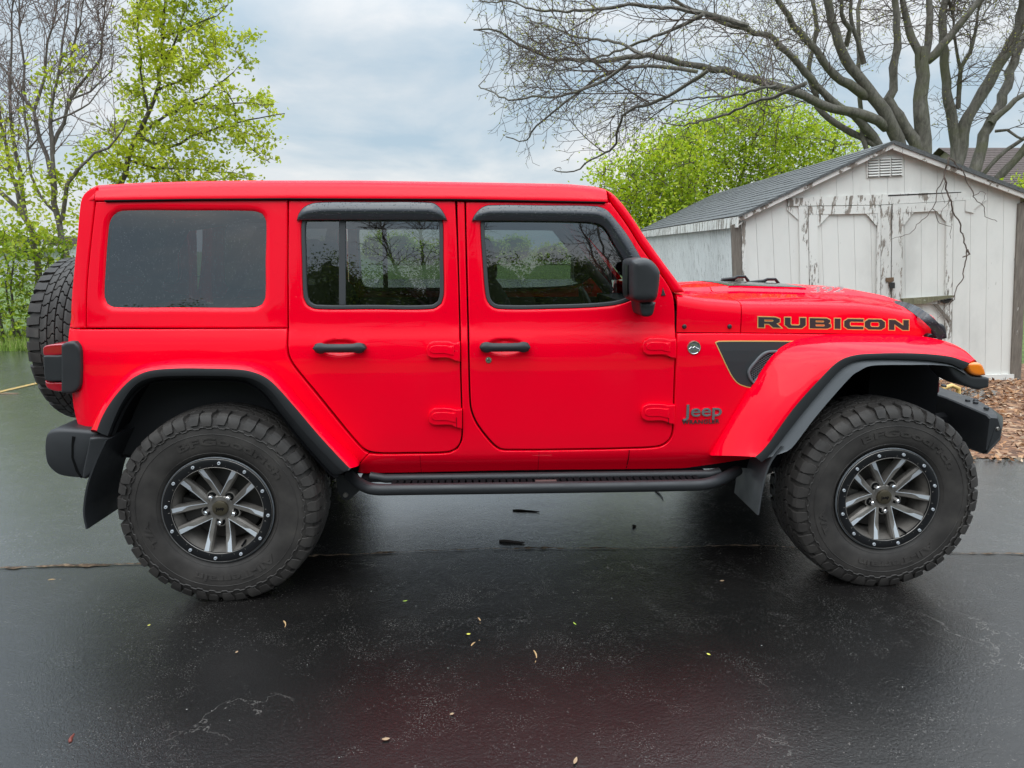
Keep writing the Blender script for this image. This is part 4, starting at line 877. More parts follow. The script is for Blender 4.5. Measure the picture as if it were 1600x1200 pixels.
BODY_SIDE = [(714.2, 314), (725.6, 315.5), (727.6, 406), (730.3, 509), (733, 621), (735.3, 642), (744.5, 664), (768, 694), (781, 703.3), (798, 704.6), (880, 704), (981, 702), (1030, 699), (1044, 691.5), (1051, 681), (1053, 665), (1056, 580), (1057.8, 521), (1150, 521), (1300, 523), (1442, 527.5), (1442, 540), (1375, 540), (1340, 545), (1300, 566), (1262, 610), (1220, 664), (1188, 706), (1172, 722), (1112, 730), (800, 735.5), (566, 740), (559, 738), (563.6, 723.4), (576.2, 709.4), (590, 710.4), (640, 710), (700, 708.4), (715, 702), (721.8, 689.5), (723.2, 670), (721.2, 590), (719.7, 509), (716.7, 400)]
APILLAR = [(948.5, 297), (955, 300), (966, 310), (981, 328), (1012, 374.5), (1044, 419), (1072, 456.5), (1058, 458), (1053, 457), (1036.5, 430), (1003.2, 384.5), (983.2, 352.5), (956, 314.5)]

def cup(cx, cy, rx, ry, d):
    u0, w0 = S(cx, cy); u1, _ = S(cx + rx, cy); _, w1 = S(cx, cy - ry); a, b = u1 - u0, w1 - w0
    def f(u, w):
        q = ((u - u0) / a) ** 2 + ((w - w0) / b) ** 2
        x = np.clip(1 - q, 0, 1); return -d * np.minimum(1, 1.6 * x * x * (3 - 2 * x))
    return f, (u0 - a * 1.25, u0 + a * 1.25, w0 - b * 1.25, w0 + b * 1.25, .006)

def body_part(name, outline, holes=(), side=1, **k):
    mb = MB(); panel(mb, SP(outline), [SP(h) for h in holes], vside, side=side, **k)
    return mb.build(name, M_PAINT, CAR, smooth=50)
cR, dR = cup(531, 543.5, 33, 14, .016); cF, dF = cup(789, 542, 33, 14, .016)
doors = {}
for side in (1, -1):
    body_part('quarter_panel', QUARTER_LOW, side=side)
    body_part('hardtop_side', QUARTER_UP, [WIN_Q], side=side, hr=.032, hdepth=.014)
    body_part('corner_pillar', CORNER, side=side, sp=.02, thick=.04)
    body_part('body_side', BODY_SIDE, side=side, sp=.03)
    body_part('windshield_pillar', APILLAR, side=side, rr=.016, thick=.05, sp=.02)
    mb = MB(); lp0 = resample(SP(APILLAR), .02); lp0 = lp0 if area2(lp0) > 0 else lp0[::-1]; panel(mb, lp0 + np.array([-.030, -.004]), [], off_v(-.056), rr=.002, thick=.01, sp=.03, side=side, pre=True); mb.build('pillar_gap_blocker', M_SEAT, CAR, smooth=0)  # dark strip added to block light showing through the gap beside the pillar
    doors['r', side] = body_part('door', D_REAR, [WIN_R], side=side, hr=.014, disp=cR if side > 0 else None, dense=[dR] if side > 0 else ())
    doors['f', side] = body_part('door', D_FRONT, [WIN_F], side=side, hr=.014, disp=cF if side > 0 else None, dense=[dF] if side > 0 else ())
    # glass and rubber
    for nm, win, par, gm, d in (('q', WIN_Q, CAR, M_PRIV, -.013), ('r', WIN_R, doors['r', side], M_GLASS, -.014), ('f', WIN_F, doors['f', side], M_GLASS, -.014)):
        loop = resample(SP(win), .016); loop = loop if area2(loop) > 0 else loop[::-1]
        mb = MB(); panel(mb, offset(loop, -.006), [], off_v(d), rr=.0008, thick=0, sp=.06, side=side, pre=True)
        mb.build('window_pane', gm, par, smooth=60)
        if nm != 'q':
            mb = MB(); panel(mb, offset(loop, -.002), [offset(loop, .016)], off_v(-.003), rr=.004, thick=.015, sp=.03, side=side, pre=True)
            mb.build('window_seal', M_SEAL, par, smooth=50)
        else:
            mb = MB(); panel(mb, offset(loop, -.006), [offset(loop, .004)], off_v(-.0135), rr=.002, thick=.006, sp=.03, side=side, pre=True)
            mb.build('window_seal', M_SEAM, par, smooth=50)
    mb = MB(); panel(mb, SP([(529, 333), (539.5, 333), (539.5, 478), (529, 478)]), [], off_v(-.008), rr=.003, thick=.01, side=side)
    mb.build('window_divider', M_SEAL, doors['r', side], smooth=50)
    # smoked rain guards
    for key, poly in (('r', [(464, 344.5), (467, 334), (476, 323), (494, 316.5), (580, 315.5), (675, 316.5), (687, 323.5), (695, 335), (699, 344.5), (580, 344)]),
                      ('f', [(737, 345.5), (740.6, 337), (750, 326), (763, 320.5), (850, 320.5), (931, 322), (947, 327.5), (959, 340), (980, 367), (1004, 407), (1001, 418), (990, 424), (981, 416), (959, 381), (948, 361), (938, 351.5), (919, 347.5), (830, 345.5)])):
        lp = resample(SP(poly), .012); top = np.array(lp)
        def bulge(u, w, lp=lp):
            d = segdist(np.stack([u, w], 1), lp); return .004 + .020 * np.clip(d / .03, 0, 1) ** .7
        mb = MB(); panel(mb, lp, [], off_v(.004), rr=.003, thick=.012, sp=.015, disp=bulge, side=side, pre=True)
        mb.build('rain_guard', M_GUARD, doors[key, side], smooth=60)

# hinges, handles, lock
def rbox(mb, u0, u1, w0, w1, v0, v1, r=.004, mi=0, side=1):
    c = [(u0 + r, w0), (u1 - r, w0), (u1, w0 + r), (u1, w1 - r), (u1 - r, w1), (u0 + r, w1), (u0, w1 - r), (u0, w0 + r)]
    rings = []
    cx, cw = (u0 + u1) / 2, (w0 + w1) / 2
    for v, k in ((v0, 0), (v1 - r, 0), (v1 - r * .35, r * .3), (v1, r)):
        fx = 1 - k / max(1e-6, (u1 - u0) / 2); fw = 1 - k / max(1e-6, (w1 - w0) / 2)
        rings.append([(cx + (a - cx) * fx, -v * side, cw + (b - cw) * fw) for a, b in c])
    mb.loft(rings, mi=mi)
def hinge(parent, poly, bolts):
    pts = SP(poly, .008); u = np.mean([p[0] for p in pts]); w = np.mean([p[1] for p in pts]); v0 = float(vside(u, w))
    mb = MB(); panel(mb, pts, [], lambda a, b: vside(a, b) + .018, rr=.004, thick=.024, sp=.010)
    c_ = np.mean(np.array(pts), 0); q_ = [tuple(c_ + (np.array(p) - c_) * np.array([.72, .50]) + np.array([-.006, .004])) for p in pts]
    panel(mb, q_, [], lambda a, b: vside(a, b) + .0215, rr=.003, thick=.010, sp=.010)
    h = mb.build('hinge', M_PAINT, parent, smooth=50)
    for bx, by in bolts:
        bu, bw = S(bx, by, .018); m2 = MB(); m2.lathe([(.0, -.0255), (.0045, -.0255), (.006, -.023), (.006, -.015)], 12)
        m2.build('hinge_bolt', M_PAINT, parent, loc=(bu, -v0 + .0035, bw))
    ku, kw = S(*poly[-1], .01)
    return h
for key, x, y, yy in (('r', 666, 533, 0), ('f', 1003, 528, 0), ('r', 669, 637.5, 1), ('f', 1001, 631, 1)):
    P = [(x, y + 14), (x + 3, y + 4), (x + 10, y), (x + 36, y), (x + 42, y + 2), (x + 53, y + 1), (x + 53, y + 32), (x + 46, y + 31), (x + 34, y + 26), (x + 8, y + 26), (x + 2, y + 22)]
    hinge(doors[key, 1], P, [(x + 12, y + 14), (x + 31, y + 14)])
    mb = MB(); a = [S(x + 44, y + 15, .02), S(x + 47, y + 31, .02)]; v = float(vside(*a[0]))
    mb.box(a[0][0], a[0][0] + .0025, -(v + .0185), -(v + .005), a[1][1], a[0][1]); mb.build('hinge_pin_gap', M_SEAM, doors[key, 1])
for key, cx, cy, hx in (('r', 530.5, 544, 41), ('f', 789, 542.5, 39.5)):
    u0, w0 = S(cx, cy, .03); a = S(cx + hx, cy, .03)[0] - u0; v0 = float(vside(u0, w0))
    mb = MB(); rings = []
    for t in np.linspace(-1, 1, 25):
        e_ = (1 - abs(t) ** 8) ** .5 if abs(t) < 1 else 0
        hh = float(np.interp(abs(t), [0, .55, .68, 1], [.0190, .0195, .0250, .0260])) * max(.15, e_); outv = .040 + .006 * (1 - t * t)
        base = .002 if abs(t) > .68 else .022
        rings.append([(u0 + a * t, -(v0 + base), w0 - hh * .8), (u0 + a * t, -(v0 + outv * .75), w0 - hh), (u0 + a * t, -(v0 + outv), w0 - hh * .5), (u0 + a * t, -(v0 + outv + .002), w0), (u0 + a * t, -(v0 + outv), w0 + hh * .5), (u0 + a * t, -(v0 + outv * .75), w0 + hh), (u0 + a * t, -(v0 + base), w0 + hh * .8)])
    mb.loft(rings); mb.build('door_handle', M_BLACK, doors[key, 1], smooth=45)
lu, lw = S(763.4, 562.5); lv = float(vside(lu, lw)); mb = MB()
mb.lathe([(.0, -.006), (.008, -.006), (.009, -.004), (.0135, -.004), (.015, 0), (.015, .004)], 24)
mb.build('door_lock', M_CHROME, doors['f', 1], loc=(lu, -lv, lw))
mb = MB(); mb.box(-.0065, .0065, -.0068, -.0055, -.0012, .0012); mb.build('key_slot', M_SEAM, doors['f', 1], loc=(lu, -lv, lw))

# rocker seams, badges
for sx, ya, yb in ((982.6, 703, 731), (842, 706, 735), (656, 711, 739)):
    mb = MB(); wdt = .0035 if sx > 900 else .0012; a = S(sx, ya); b = S(sx, yb); W = np.linspace(b[1], a[1], 8); V = vside(np.full(8, a[0]), W) + .0012
    mb.loft([[(a[0], -v, w), (a[0] + wdt, -v, w)] for v, w in zip(V, W)], closed=False, caps=False); mb.build('rocker_seam', M_SEAM, CAR)

# ---- cowl and hood: lofted across the car
cr = [(1060, 463), (1100, 470), (1160, 475), (1272, 476), (1347, 478), (1385, 483), (1422, 491), (1449, 500)]
crown = [(1075, 446), (1131, 443), (1225, 445.5), (1319, 450.5), (1360, 458), (1390, 467), (1431, 479)]
def vhood(u): return vside(u, 1.19) - .004
CRP = np.array([uw(x, y, float(vhood(2.05 + (x - 1060) / 300 )) - .012) for x, y in cr])
CWP = np.array([uw(x, y, 0.12) for x, y in crown])
sb = [(1058, 519.3), (1158, 519.8), (1300, 521.5), (1446, 525.5)]
SBP = np.array(SP(sb))
U_F = 3.33
def hood_section(u, nose=0.0):
    vs = float(vhood(u)); wb = float(np.interp(u, SBP[:, 0], SBP[:, 1])); wc = float(np.interp(u, CRP[:, 0], CRP[:, 1]))
    k = np.clip((u - 2.6) / (U_F - 2.6), 0, 1); uc = u + .17 * k * k            # the middle runs further forward
    wt = max(float(np.interp(uc, CWP[:, 0], CWP[:, 1])), wc + .012); ct = wc + .55 * (wt - wc)
    P = [(vs + .002, wb), (vs + .002, wb + .35 * (wc - wb)), (vs, wb + .7 * (wc - wb)), (vs - .004, wc - .022), (vs - .013, wc - .004), (vs - .03, wc + .006), (vs - .07, wc + .012), (.5 * (vs + .36), .5 * (wc + .014 + ct)), (.36, ct), (.325, ct + .15 * (wt - ct)), (.295, wt - .14 * (wt - ct)), (.26, wt - .002), (.13, wt + .002), (0, wt + .003)]
    if nose: P = [(v, wb + (w - wb) * (1 - nose)) if i > 0 else (v, w) for i, (v, w) in enumerate(P)]
    sh = lambda v: .17 * k * k * (1 - min(1, (v / vs)) ** 2)
    L = [(u + sh(v), -v, w) for v, w in P]; Rr = [(u + sh(v), v, w) for v, w in P[::-1][1:]]
    return L + Rr
u_gap0 = S(1158, 500)[0]; u_c0 = S(1057.3, 500)[0]
def hood_loft(us, noses=None):
    mb = MB(); secs = [hood_section(u, 0 if noses is None else noses[i]) for i, u in enumerate(us)]
    base = [(x, y * .985, z - .02) for x, y, z in secs[0]]; end = [(x + .002, y * .985, z - .02) for x, y, z in secs[-1]]
    mb.loft([base] + secs + [end], closed=False, caps=False); return mb
cowl = hood_loft(np.linspace(u_c0, u_gap0 - .005, 10)).build('cowl', M_PAINT, CAR, smooth=55)
uu = list(np.linspace(u_gap0 + .0, U_F - .03, 40)) + [U_F, U_F + .02, U_F + .032, U_F + .036]; nz = [0] * 41 + [.06, .2, .45]
hood = hood_loft(uu, nz).build('hood', M_PAINT, CAR, smooth=55)
for x, y in ((1068.8, 510), (1139.5, 510)):
    u, w = S(x, y); mb = MB(); mb.lathe([(.0, -.009), (.006, -.009), (.0095, -.006), (.011, 0)], 16); mb.build('cowl_bolt', M_BLACK, cowl, loc=(u, -float(vhood(u)) - .002, w))
# charcoal patch on the middle of the hood, black loops standing on it
mb = MB(); rings = []
for u in np.linspace(2.45, 2.85, 12):
    sec = hood_section(u); rings.append([(p[0], p[1], p[2] + .0025) for p in sec if abs(p[1]) < .30])
mb.loft(rings, closed=False, caps=False); mb.build('hood_decal', M_SATIN, hood, smooth=60)
for x0, x1, yb in ((1125, 1169, 440.5), (1168, 1217, 445)):
    v = -.36 if x0 < 1150 else -.2
    a = uw(x0, yb, v); b = uw(x1, yb, v); L = b[0] - a[0]; mb = MB()
    zb = a[1]
    path = [(a[0], -v, zb - .02), (a[0] + L * .08, -v, zb + .012), (a[0] + L * .5, -v, zb + .02), (a[0] + L * .62, -v, zb + .032), (a[0] + L * .88, -v, zb + .032), (b[0], -v, zb + .004), (b[0] + .005, -v, zb - .03)]
    mb.tube(path, [.010, .012, .012, .009, .009, .010, .008], 8); mb.box(a[0] + .02, a[0] + L * .6, -v - .02, -v + .02, zb - .03, zb + .008)
    mb.build('hood_loop', M_GLOSSBLK, hood, smooth=50)

# lettering on the hood
LET = {
 'R': (1.7, [(0,0),(0,1),(1.25,1),(1.6,.85),(1.6,.55),(1.35,.40),(1.7,0),(1.12,0),(.8,.36),(.45,.36),(.45,0)], [[(.45,.58),(.45,.77),(1.05,.77),(1.15,.71),(1.15,.64),(1.05,.58)]]),
 'U': (1.65, [(0,1),(0,.3),(.3,0),(1.35,0),(1.65,.3),(1.65,1),(1.2,1),(1.2,.36),(1.1,.25),(.55,.25),(.45,.36),(.45,1)], []),
 'B': (1.62, [(0,0),(0,1),(1.3,1),(1.56,.85),(1.56,.63),(1.43,.52),(1.62,.40),(1.62,.15),(1.36,0)], [[(.45,.61),(.45,.79),(1.05,.79),(1.12,.70),(1.05,.61)], [(.45,.21),(.45,.41),(1.1,.41),(1.17,.31),(1.1,.21)]]),
 'I': (.45, [(0,0),(0,1),(.45,1),(.45,0)], []),
 'C': (1.55, [(1.55,1),(.3,1),(0,.75),(0,.25),(.3,0),(1.55,0),(1.55,.25),(.55,.25),(.45,.35),(.45,.65),(.55,.75),(1.55,.75)], []),
 'O': (1.65, [(.3,1),(1.35,1),(1.65,.75),(1.65,.25),(1.35,0),(.3,0),(0,.25),(0,.75)], [[(.55,.75),(.45,.65),(.45,.35),(.55,.25),(1.1,.25),(1.2,.35),(1.2,.65),(1.1,.75)]]),
 'N': (1.65, [(0,0),(0,1),(.5,1),(1.2,.44),(1.2,1),(1.65,1),(1.65,0),(1.15,0),(.45,.57),(.45,0)], []) }
LX = [('R', 1184.5, 1220), ('U', 1226, 1258.5), ('B', 1265, 1298), ('I', 1304, 1313), ('C', 1319, 1349), ('O', 1351.5, 1383), ('N', 1389.5, 1420.5)]
hv = lambda d: (lambda u, w: vhood(u) + .002 + d)
for side in (1, -1):
    mg, mk = MB(), MB()
    for ch, xa, xb in LX:
        W, o, hs = LET[ch]
        def tr(p):
            x = lerp(xa, xb, p[0] / W); t = (x - 1184) / 237; y = lerp(lerp(511.2, 515.8, t), lerp(495.2, 500.4, t), p[1])
            return uw(x, y, float(vhood(2.5 + (x - 1200) / 330)) + .002)
        oo = np.array([tr(p) for p in o]); oo = oo if area2(oo) > 0 else oo[::-1]
        hh = [np.array([tr(p) for p in h]) for h in hs]; hh = [h if area2(h) > 0 else h[::-1] for h in hh]
        panel(mg, offset(oo, -.0042), [offset(h, .0030) for h in hh], hv(.0012), rr=.0003, thick=.001, sp=.2, pre=True, side=side)
        panel(mk, oo, hh, hv(.0022), rr=.0003, thick=.001, sp=.2, pre=True, side=side)
    mg.build('lettering_outline', M_GOLD, hood, smooth=0); mk.build('lettering', M_DECAL, hood, smooth=0)
# 392 on the scoop's flank
v, f = text_data('392', 1, .08, .02); v[:, 0] -= v[:, 0].min(); L = v[:, 0].max(); mb = MB()
a = uw(1266, 456, .345); b = uw(1318, 457, .345); k = (b[0] - a[0]) / L
mb.add([(a[0] + x * k, -(.352 + z * .03), a[1] - .002 + y * .030 / .7) for x, y, z in v], f); mb.build('scoop_number', M_SILVER, hood, smooth=0)
# name badges on the fender
v, f = text_data('Jeep', 1, .1, .016, .98); v[:, 0] -= v[:, 0].min(); L = v[:, 0].max()
ya = uw(1066, 654, .80); yb = uw(1128, 654, .80); k = (yb[0] - ya[0]) / L; h = (uw(1080, 631, .80)[1] - uw(1080, 650.5, .80)[1]) / .72
mb = MB(); mb.add([(ya[0] + x * k, -(float(vside(ya[0] + x * k, ya[1])) + .003 + z * .05), uw(1066, 650.5, .8)[1] + y * h) for x, y, z in v], f)
mb.build('name_badge', M_CHROME, CAR, smooth=0)
v2, f2 = text_data('Jeep', 1, .1, -.006, .98); v2[:, 0] -= v2[:, 0].min(); L2 = v2[:, 0].max()
mb = MB(); mb.add([(ya[0] + .002 + x * (k * L - .004) / L2, -(float(vside(ya[0] + x * k, ya[1])) + .0048 + z * .05), uw(1066, 650.5, .8)[1] + y * h) for x, y, z in v2], f2)
mb.build('name_badge_face', M_GREYPL, CAR, smooth=0)
v, f = text_data('WRANGLER', 1, .05, .02, 1.1); v[:, 0] -= v[:, 0].min(); L = v[:, 0].max(); a = uw(1065, 662.5, .80); b = uw(1125, 662.5, .80); k = (b[0] - a[0]) / L
mb = MB(); mb.add([(a[0] + x * k, -(float(vside(a[0] + x * k, a[1])) + .0025 + z * .03), a[1] + y * .0195 / .7) for x, y, z in v], f); mb.build('model_badge', M_DECAL, CAR, smooth=0)
bu, bw = S(1084, 543); bv = float(vside(bu, bw)); mb = MB()
mb.lathe([(0, -.004), (.024, -.004), (.026, -.006), (.030, -.006), (.0315, -.002), (.0315, .002)], 36); rb = mb.build('round_badge', M_GREYPL, CAR, loc=(bu, -bv, bw))
mb = MB(); mb.lathe([(.0265, -.0062), (.0275, -.0072), (.0300, -.0072), (.0310, -.0045)], 36)
for word, yy, sz in (('TRAIL', .008, .0115), ('RATED', -.0175, .0100)):
    v, f = text_data(word, 1, .05, .03); v[:, 0] -= (v[:, 0].min() + v[:, 0].max()) / 2; mb.add([(x * sz, -.0045 - z * .012, yy + y * sz) for x, y, z in v], f)
zz = [(-.022, -.006), (-.012, .004), (-.006, -.001), (.003, .006), (.011, -.001), (.022, -.005)]
mb.tube([(x, -.005, z) for x, z in zz], .0014, 5); mb.build('round_badge_relief', M_CHROME, CAR, loc=(bu, -bv, bw))

# fender decal with gold border, vent in it
DEC = [(1117, 535), (1123, 532.5), (1260, 532.5), (1226, 552), (1206, 571), (1177, 604.5), (1160, 603), (1150, 597), (1140, 583)]
lp = resample(SP(DEC), .01, sharp=60); lp = lp if area2(lp) > 0 else lp[::-1]
mb = MB(); panel(mb, lp, [], off_v(.0014), rr=.0004, thick=.001, sp=.05, pre=True); mb.build('decal_border', M_GOLD, CAR, smooth=0)
mb = MB(); panel(mb, offset(lp, .0045), [], off_v(.0022), rr=.0004, thick=.001, sp=.05, pre=True); mb.build('fender_decal', M_DECAL, CAR, smooth=0)
VENT = [(1168, 578), (1180, 562), (1190, 552), (1200, 547.5), (1224, 547), (1206, 570), (1176, 600), (1169, 590)]
lp = resample(SP(VENT), .008, sharp=50); lp = lp if area2(lp) > 0 else lp[::-1]
mb = MB(); panel(mb, lp, [offset(lp, .012)], off_v(.012), rr=.004, thick=.016, sp=.02, pre=True); vent = mb.build('fender_vent', M_GREYPL, CAR, smooth=50)
mb = MB(); panel(mb, offset(lp, .010), [], off_v(.003), rr=.001, thick=.001, sp=.02, pre=True); mb.build('vent_back', M_SEAM, vent, smooth=0)
mb = MB(); g = offset(lp, .012); gx0, gy0 = g.min(0); gx1, gy1 = g.max(0); r_ = .0062
for i in range(40):
    for j in range(40):
        cx_, cy_ = gx0 + r_ * 1.5 * i, gy0 + r_ * math.sqrt(3) * (j + .5 * (i % 2))
        if cx_ > gx1 or cy_ > gy1 or not inpoly(np.array([[cx_, cy_]]), g)[0]: continue
        hexo = [(cx_ + r_ * math.cos(R_(60 * q)), cy_ + r_ * math.sin(R_(60 * q))) for q in range(6)]
        for q in range(3):
            a, b = hexo[q], hexo[q + 1]; vv = float(vside(cx_, cy_)) + .006
            mb.tube([(a[0], -vv, a[1]), (b[0], -vv, b[1])], .0013, 4, False)
mb.build('vent_mesh', M_GREYPL, vent, smooth=0)

# ---- fender flares
def idx_interp(P, n):
    P = np.array(P, float); m = len(P); t = np.linspace(0, m - 1, n); i = np.clip(t.astype(int), 0, m - 2); f = (t - i)[:, None]
    g = lambda k: P[np.clip(k, 0, m - 1)]
    p0, p1, p2, p3 = g(i - 1), g(i), g(i + 1), g(i + 2)
    return .5 * (2 * p1 + (p2 - p0) * f + (2 * p0 - 5 * p1 + 4 * p2 - p3) * f**2 + (3 * p1 - 3 * p2 + p3 - p0) * f**3)
def flare(A, B, C, D, vA, hub_u, side, bul=.03, vB=.938, lip=.002, lm=None):
    n = 72; m = len(A)
    A3 = idx_interp([(*uw(x, y, v), v) for (x, y), v in zip(A, vA)], n); B3 = idx_interp([(*uw(x, y, vB), vB) for x, y in B], n)
    C3 = idx_interp([(*uw(x, y, vB + .004), vB + .004) for x, y in C], n); D3 = idx_interp([(*uw(x, y, .885), .885) for x, y in D], n)
    red, blk, gry, well = [], [], [], []
    for a, b, c, d in zip(A3, B3, C3, D3):
        rad = (a[:2] + b[:2]) / 2 - np.array([hub_u, .43]); rad /= np.linalg.norm(rad)
        K = a * .28 + b * .72; K[:2] += rad * bul; K[2] += .006
        sec = [a * (1 - t)**2 + 2 * K * t * (1 - t) + b * t * t for t in np.linspace(0, 1, 11)]
        a0 = a.copy(); a0[2] -= .03
        e2 = b.copy(); e2[:2] += (c[:2] - b[:2]) * .25; e2[2] -= .004
        red.append([(p[0], -p[2] * side, p[1]) for p in [a0] + sec + [e2]])
        b1 = b.copy(); b1[2] += .005; b0 = b.copy(); b0[2] -= .004; c1 = c.copy(); c1[2] -= .004; c2 = c.copy(); c2[2] -= .03; bm_ = (b1 + c) / 2; bm_[2] += .005; c0 = c.copy()
        blk.append([(p[0], -p[2] * side, p[1]) for p in (b0, b1, bm_, c0, c1, c2)])
        g0 = c.copy(); g0[2] = vB - .020; d = d.copy(); d[2] = vB + lip; g1 = g0 * .5 + d * .5; g1[2] += .003; d2 = d.copy(); d2[2] -= .02
        gry.append([(p[0], -p[2] * side, p[1]) for p in (g0, g1, d, d2)])
        well.append([(d[0], -.92 * side, d[1]), (d[0] + (hub_u - d[0]) * -.02, -.70 * side, d[1] + .02), (d[0], -.42 * side, d[1])])
    mb = MB(); mb.loft(red, closed=False, caps=False)
    for ring in (red[0], red[-1]): mb.add(ring, [tuple(range(len(ring)))])
    fl = mb.build('fender_flare', M_PAINT, CAR, smooth=50)
    mb = MB(); mb.loft(blk, closed=False, caps=False); mb.build('flare_trim', M_BLACK, fl, smooth=50)
    mb = MB(); mb.loft(gry, closed=False, caps=False); mb.build('flare_lining', lm or M_GREYPL, fl, smooth=50)
    mb = MB(); mb.loft(well, closed=False, caps=False)
    mb.build('wheel_well', M_DARK, CAR, smooth=0)
    mb = MB(); ring = [(w_[2][0], -.44 * side, w_[2][1]) for w_ in well]; mb.add(ring, [tuple(range(len(ring)))]); mb.build('inner_panel', M_DARK, CAR, smooth=0)
    # close the gap between body sheet and well
    return fl
fA = [(1111, 712), (1139, 664), (1167, 619), (1202, 563), (1226, 540), (1256, 529), (1300, 523.5), (1375, 523), (1442, 526), (1480, 534), (1507, 547), (1526, 566)]
fB = [(1180, 714), (1199, 695), (1240, 638), (1285, 588), (1311, 564), (1337, 554.5), (1372, 552), (1412, 551.5), (1450, 553), (1484, 557), (1500, 562), (1514, 567)]
fC = [(1190, 722), (1207, 706), (1250, 651), (1297, 595), (1320, 573), (1342, 563), (1374, 560.5), (1412, 561), (1450, 563), (1482, 567.5), (1494, 572), (1505, 577)]
fD = [(1221, 700), (1233, 690), (1268, 644), (1316, 589), (1333, 576), (1350, 568.5), (1378, 567), (1412, 567), (1446, 567), (1474, 569.5), (1486, 575), (1498, 582)]
vA = [.800, .800, .797, .782, .765, .75, .735, .70, .68, .70, .76, .86]
rA = [(143, 676), (152, 654), (164, 630), (184, 601), (204, 580.5), (228, 568.5), (266, 562.5), (312, 561.5), (375, 563.5), (403, 568.5), (425, 578), (447, 597), (478, 634), (514, 675), (556, 717), (561, 727)]
rB = [(152, 673), (161, 650), (176, 625), (196, 601), (214, 587), (238, 578.5), (276, 575.5), (318, 575.5), (372, 577), (398, 582), (418, 591.5), (437, 609), (466, 642), (500, 682), (541, 726), (549, 731)]
rC = [(168, 681), (178, 655), (190, 630), (206, 607), (224, 594), (248, 588.5), (284, 587), (320, 587), (366, 588), (390, 591), (408, 599), (426, 614), (453, 648), (487, 688), (530, 732), (541, 737)]
rD = [(178, 680), (186, 660), (197, 637), (212, 615), (230, 601), (252, 595), (286, 593), (320, 593), (362, 594), (385, 597), (402, 605), (418, 619), (444, 652), (477, 693), (518, 738), (530, 742)]
for side in (1, -1):
    ff = flare(fA, fB, fC, fD, vA, 3.008, side)
    flare(rA, rB, rC, rD, [.806] * 16, 0.0, side, bul=.03, lip=-.045, lm=M_BLACK)
    mb = MB(); am = VP([(1501, 565.5), (1514, 565), (1525, 566.5), (1530, 574), (1532.5, 584.5), (1520, 585.5), (1510, 582.5), (1504, 575)], .90)
    am = resample(am, .006, sharp=60); am = am if area2(am) > 0 else am[::-1]
    panel(mb, am, [], lambda u, w: .938 + 0 * u, rr=.012, thick=.09, sp=.012, pre=True, side=side); mb.build('turn_signal', M_AMBER, CAR, smooth=60)
    mb = MB(); an = VP([(1468, 566.5), (1490, 566), (1503, 578), (1511, 585), (1533, 587), (1540, 589), (1538.5, 604), (1522, 607), (1500, 600), (1485, 588), (1476, 574)], .90)
    panel(mb, an, [], lambda u, w: .93 + 0 * u, rr=.012, thick=.14, sp=.02, side=side); mb.build('flare_tip', M_BLACK, ff, smooth=50)

# ---- roof
gut = [(150, 311.5), (300, 309.5), (450, 308.5), (712, 309.5), (945, 314)]
top = [(150, 290.5), (219, 286), (312, 283), (400, 282), (556, 282), (720, 284.5), (887, 287.5), (931, 292), (948, 298)]
GT = np.array([uw(x, y, .712) for x, y in gut]); TP = np.array([uw(x, y, .60) for x, y in top])
def roof_sec(u):
    wg = float(np.interp(u, GT[:, 0], GT[:, 1])); wt = float(np.interp(u, TP[:, 0], TP[:, 1])); h = wt - wg
    P = [(.690, wg - .012), (.716, wg - .004), (.717, wg + .006), (.712, wg + .18 * h), (.702, wg + .5 * h), (.685, wg + .78 * h), (.655, wg + .93 * h), (.60, wt), (.45, wt + .008), (.25, wt + .012), (0, wt + .013)]
    return [(u, -v, w) for v, w in P] + [(u, v, w) for v, w in P[::-1][1:]]
ur0 = uw(150, 300, .70)[0]; ur1 = uw(948, 305, .70)[0]
mb = MB(); us = np.linspace(ur0, ur1, 46); secs = [roof_sec(u) for u in us]
f0 = [(x + .004, y * .97, z - .03) for x, y, z in secs[0]]; f1 = [(x + .012, y * .97, z - .03) for x, y, z in secs[-1]]
mb.loft([f0] + secs + [f1], closed=False, caps=False); roof = mb.build('roof', M_PAINT, CAR, smooth=50)
mb = MB()     # rear edge of the hard top, rolling down to the tailgate
secs = []
for t in np.linspace(0, 1, 8):
    a = t * math.pi / 2; b = roof_sec(ur0); ux = ur0 - .003 - .060 * math.sin(a); dz = .055 * (1 - math.cos(a))
    secs.append([(ux + .0 * y, y * (1 - .03 * t), max(z - dz, 1.765 - .02 * t)) for x, y, z in b])
mb.loft(secs, closed=False, caps=False); mb.build('roof_edge', M_PAINT, roof, smooth=50)
for side in (1, -1):
    mb = MB(); P = [(uw(x, y + 2.2, .712)) for x, y in [(165, 311.5)] + gut[1:]]
    mb.loft([[(u, -.719 * side, w + .003), (u, -.722 * side, w - .001), (u, -.719 * side, w - .006), (u, -.690 * side, w - .004)] for u, w in P]); mb.build('gutter', M_SEAM, roof, smooth=0)
mb = MB(); mb.box(ur0 + .05, ur1 - .02, -.66, .66, 1.745, 1.765); mb.build('headliner', M_HEADLINER, CAR)
# windshield and its frame top
a = uw(952, 302, .68); b = uw(1070, 456, .70)
mb = MB(); mb.add([(a[0], -.62, a[1] - .03), (a[0], .62, a[1] - .03), (b[0], .66, b[1] + .01), (b[0], -.66, b[1] + .01)], [(0, 1, 2, 3)]); mb.build('windshield', M_GLASS, CAR, smooth=0)
mb = MB(); mb.loft([[(a[0] - .01, y, a[1] - .06), (a[0] + .03, y, a[1] - .035), (a[0] + .012, y, a[1] - .002), (a[0] - .01, y, a[1] + .004)] for y in (-.67, .67)]); mb.build('windshield_header', M_PAINT, CAR)
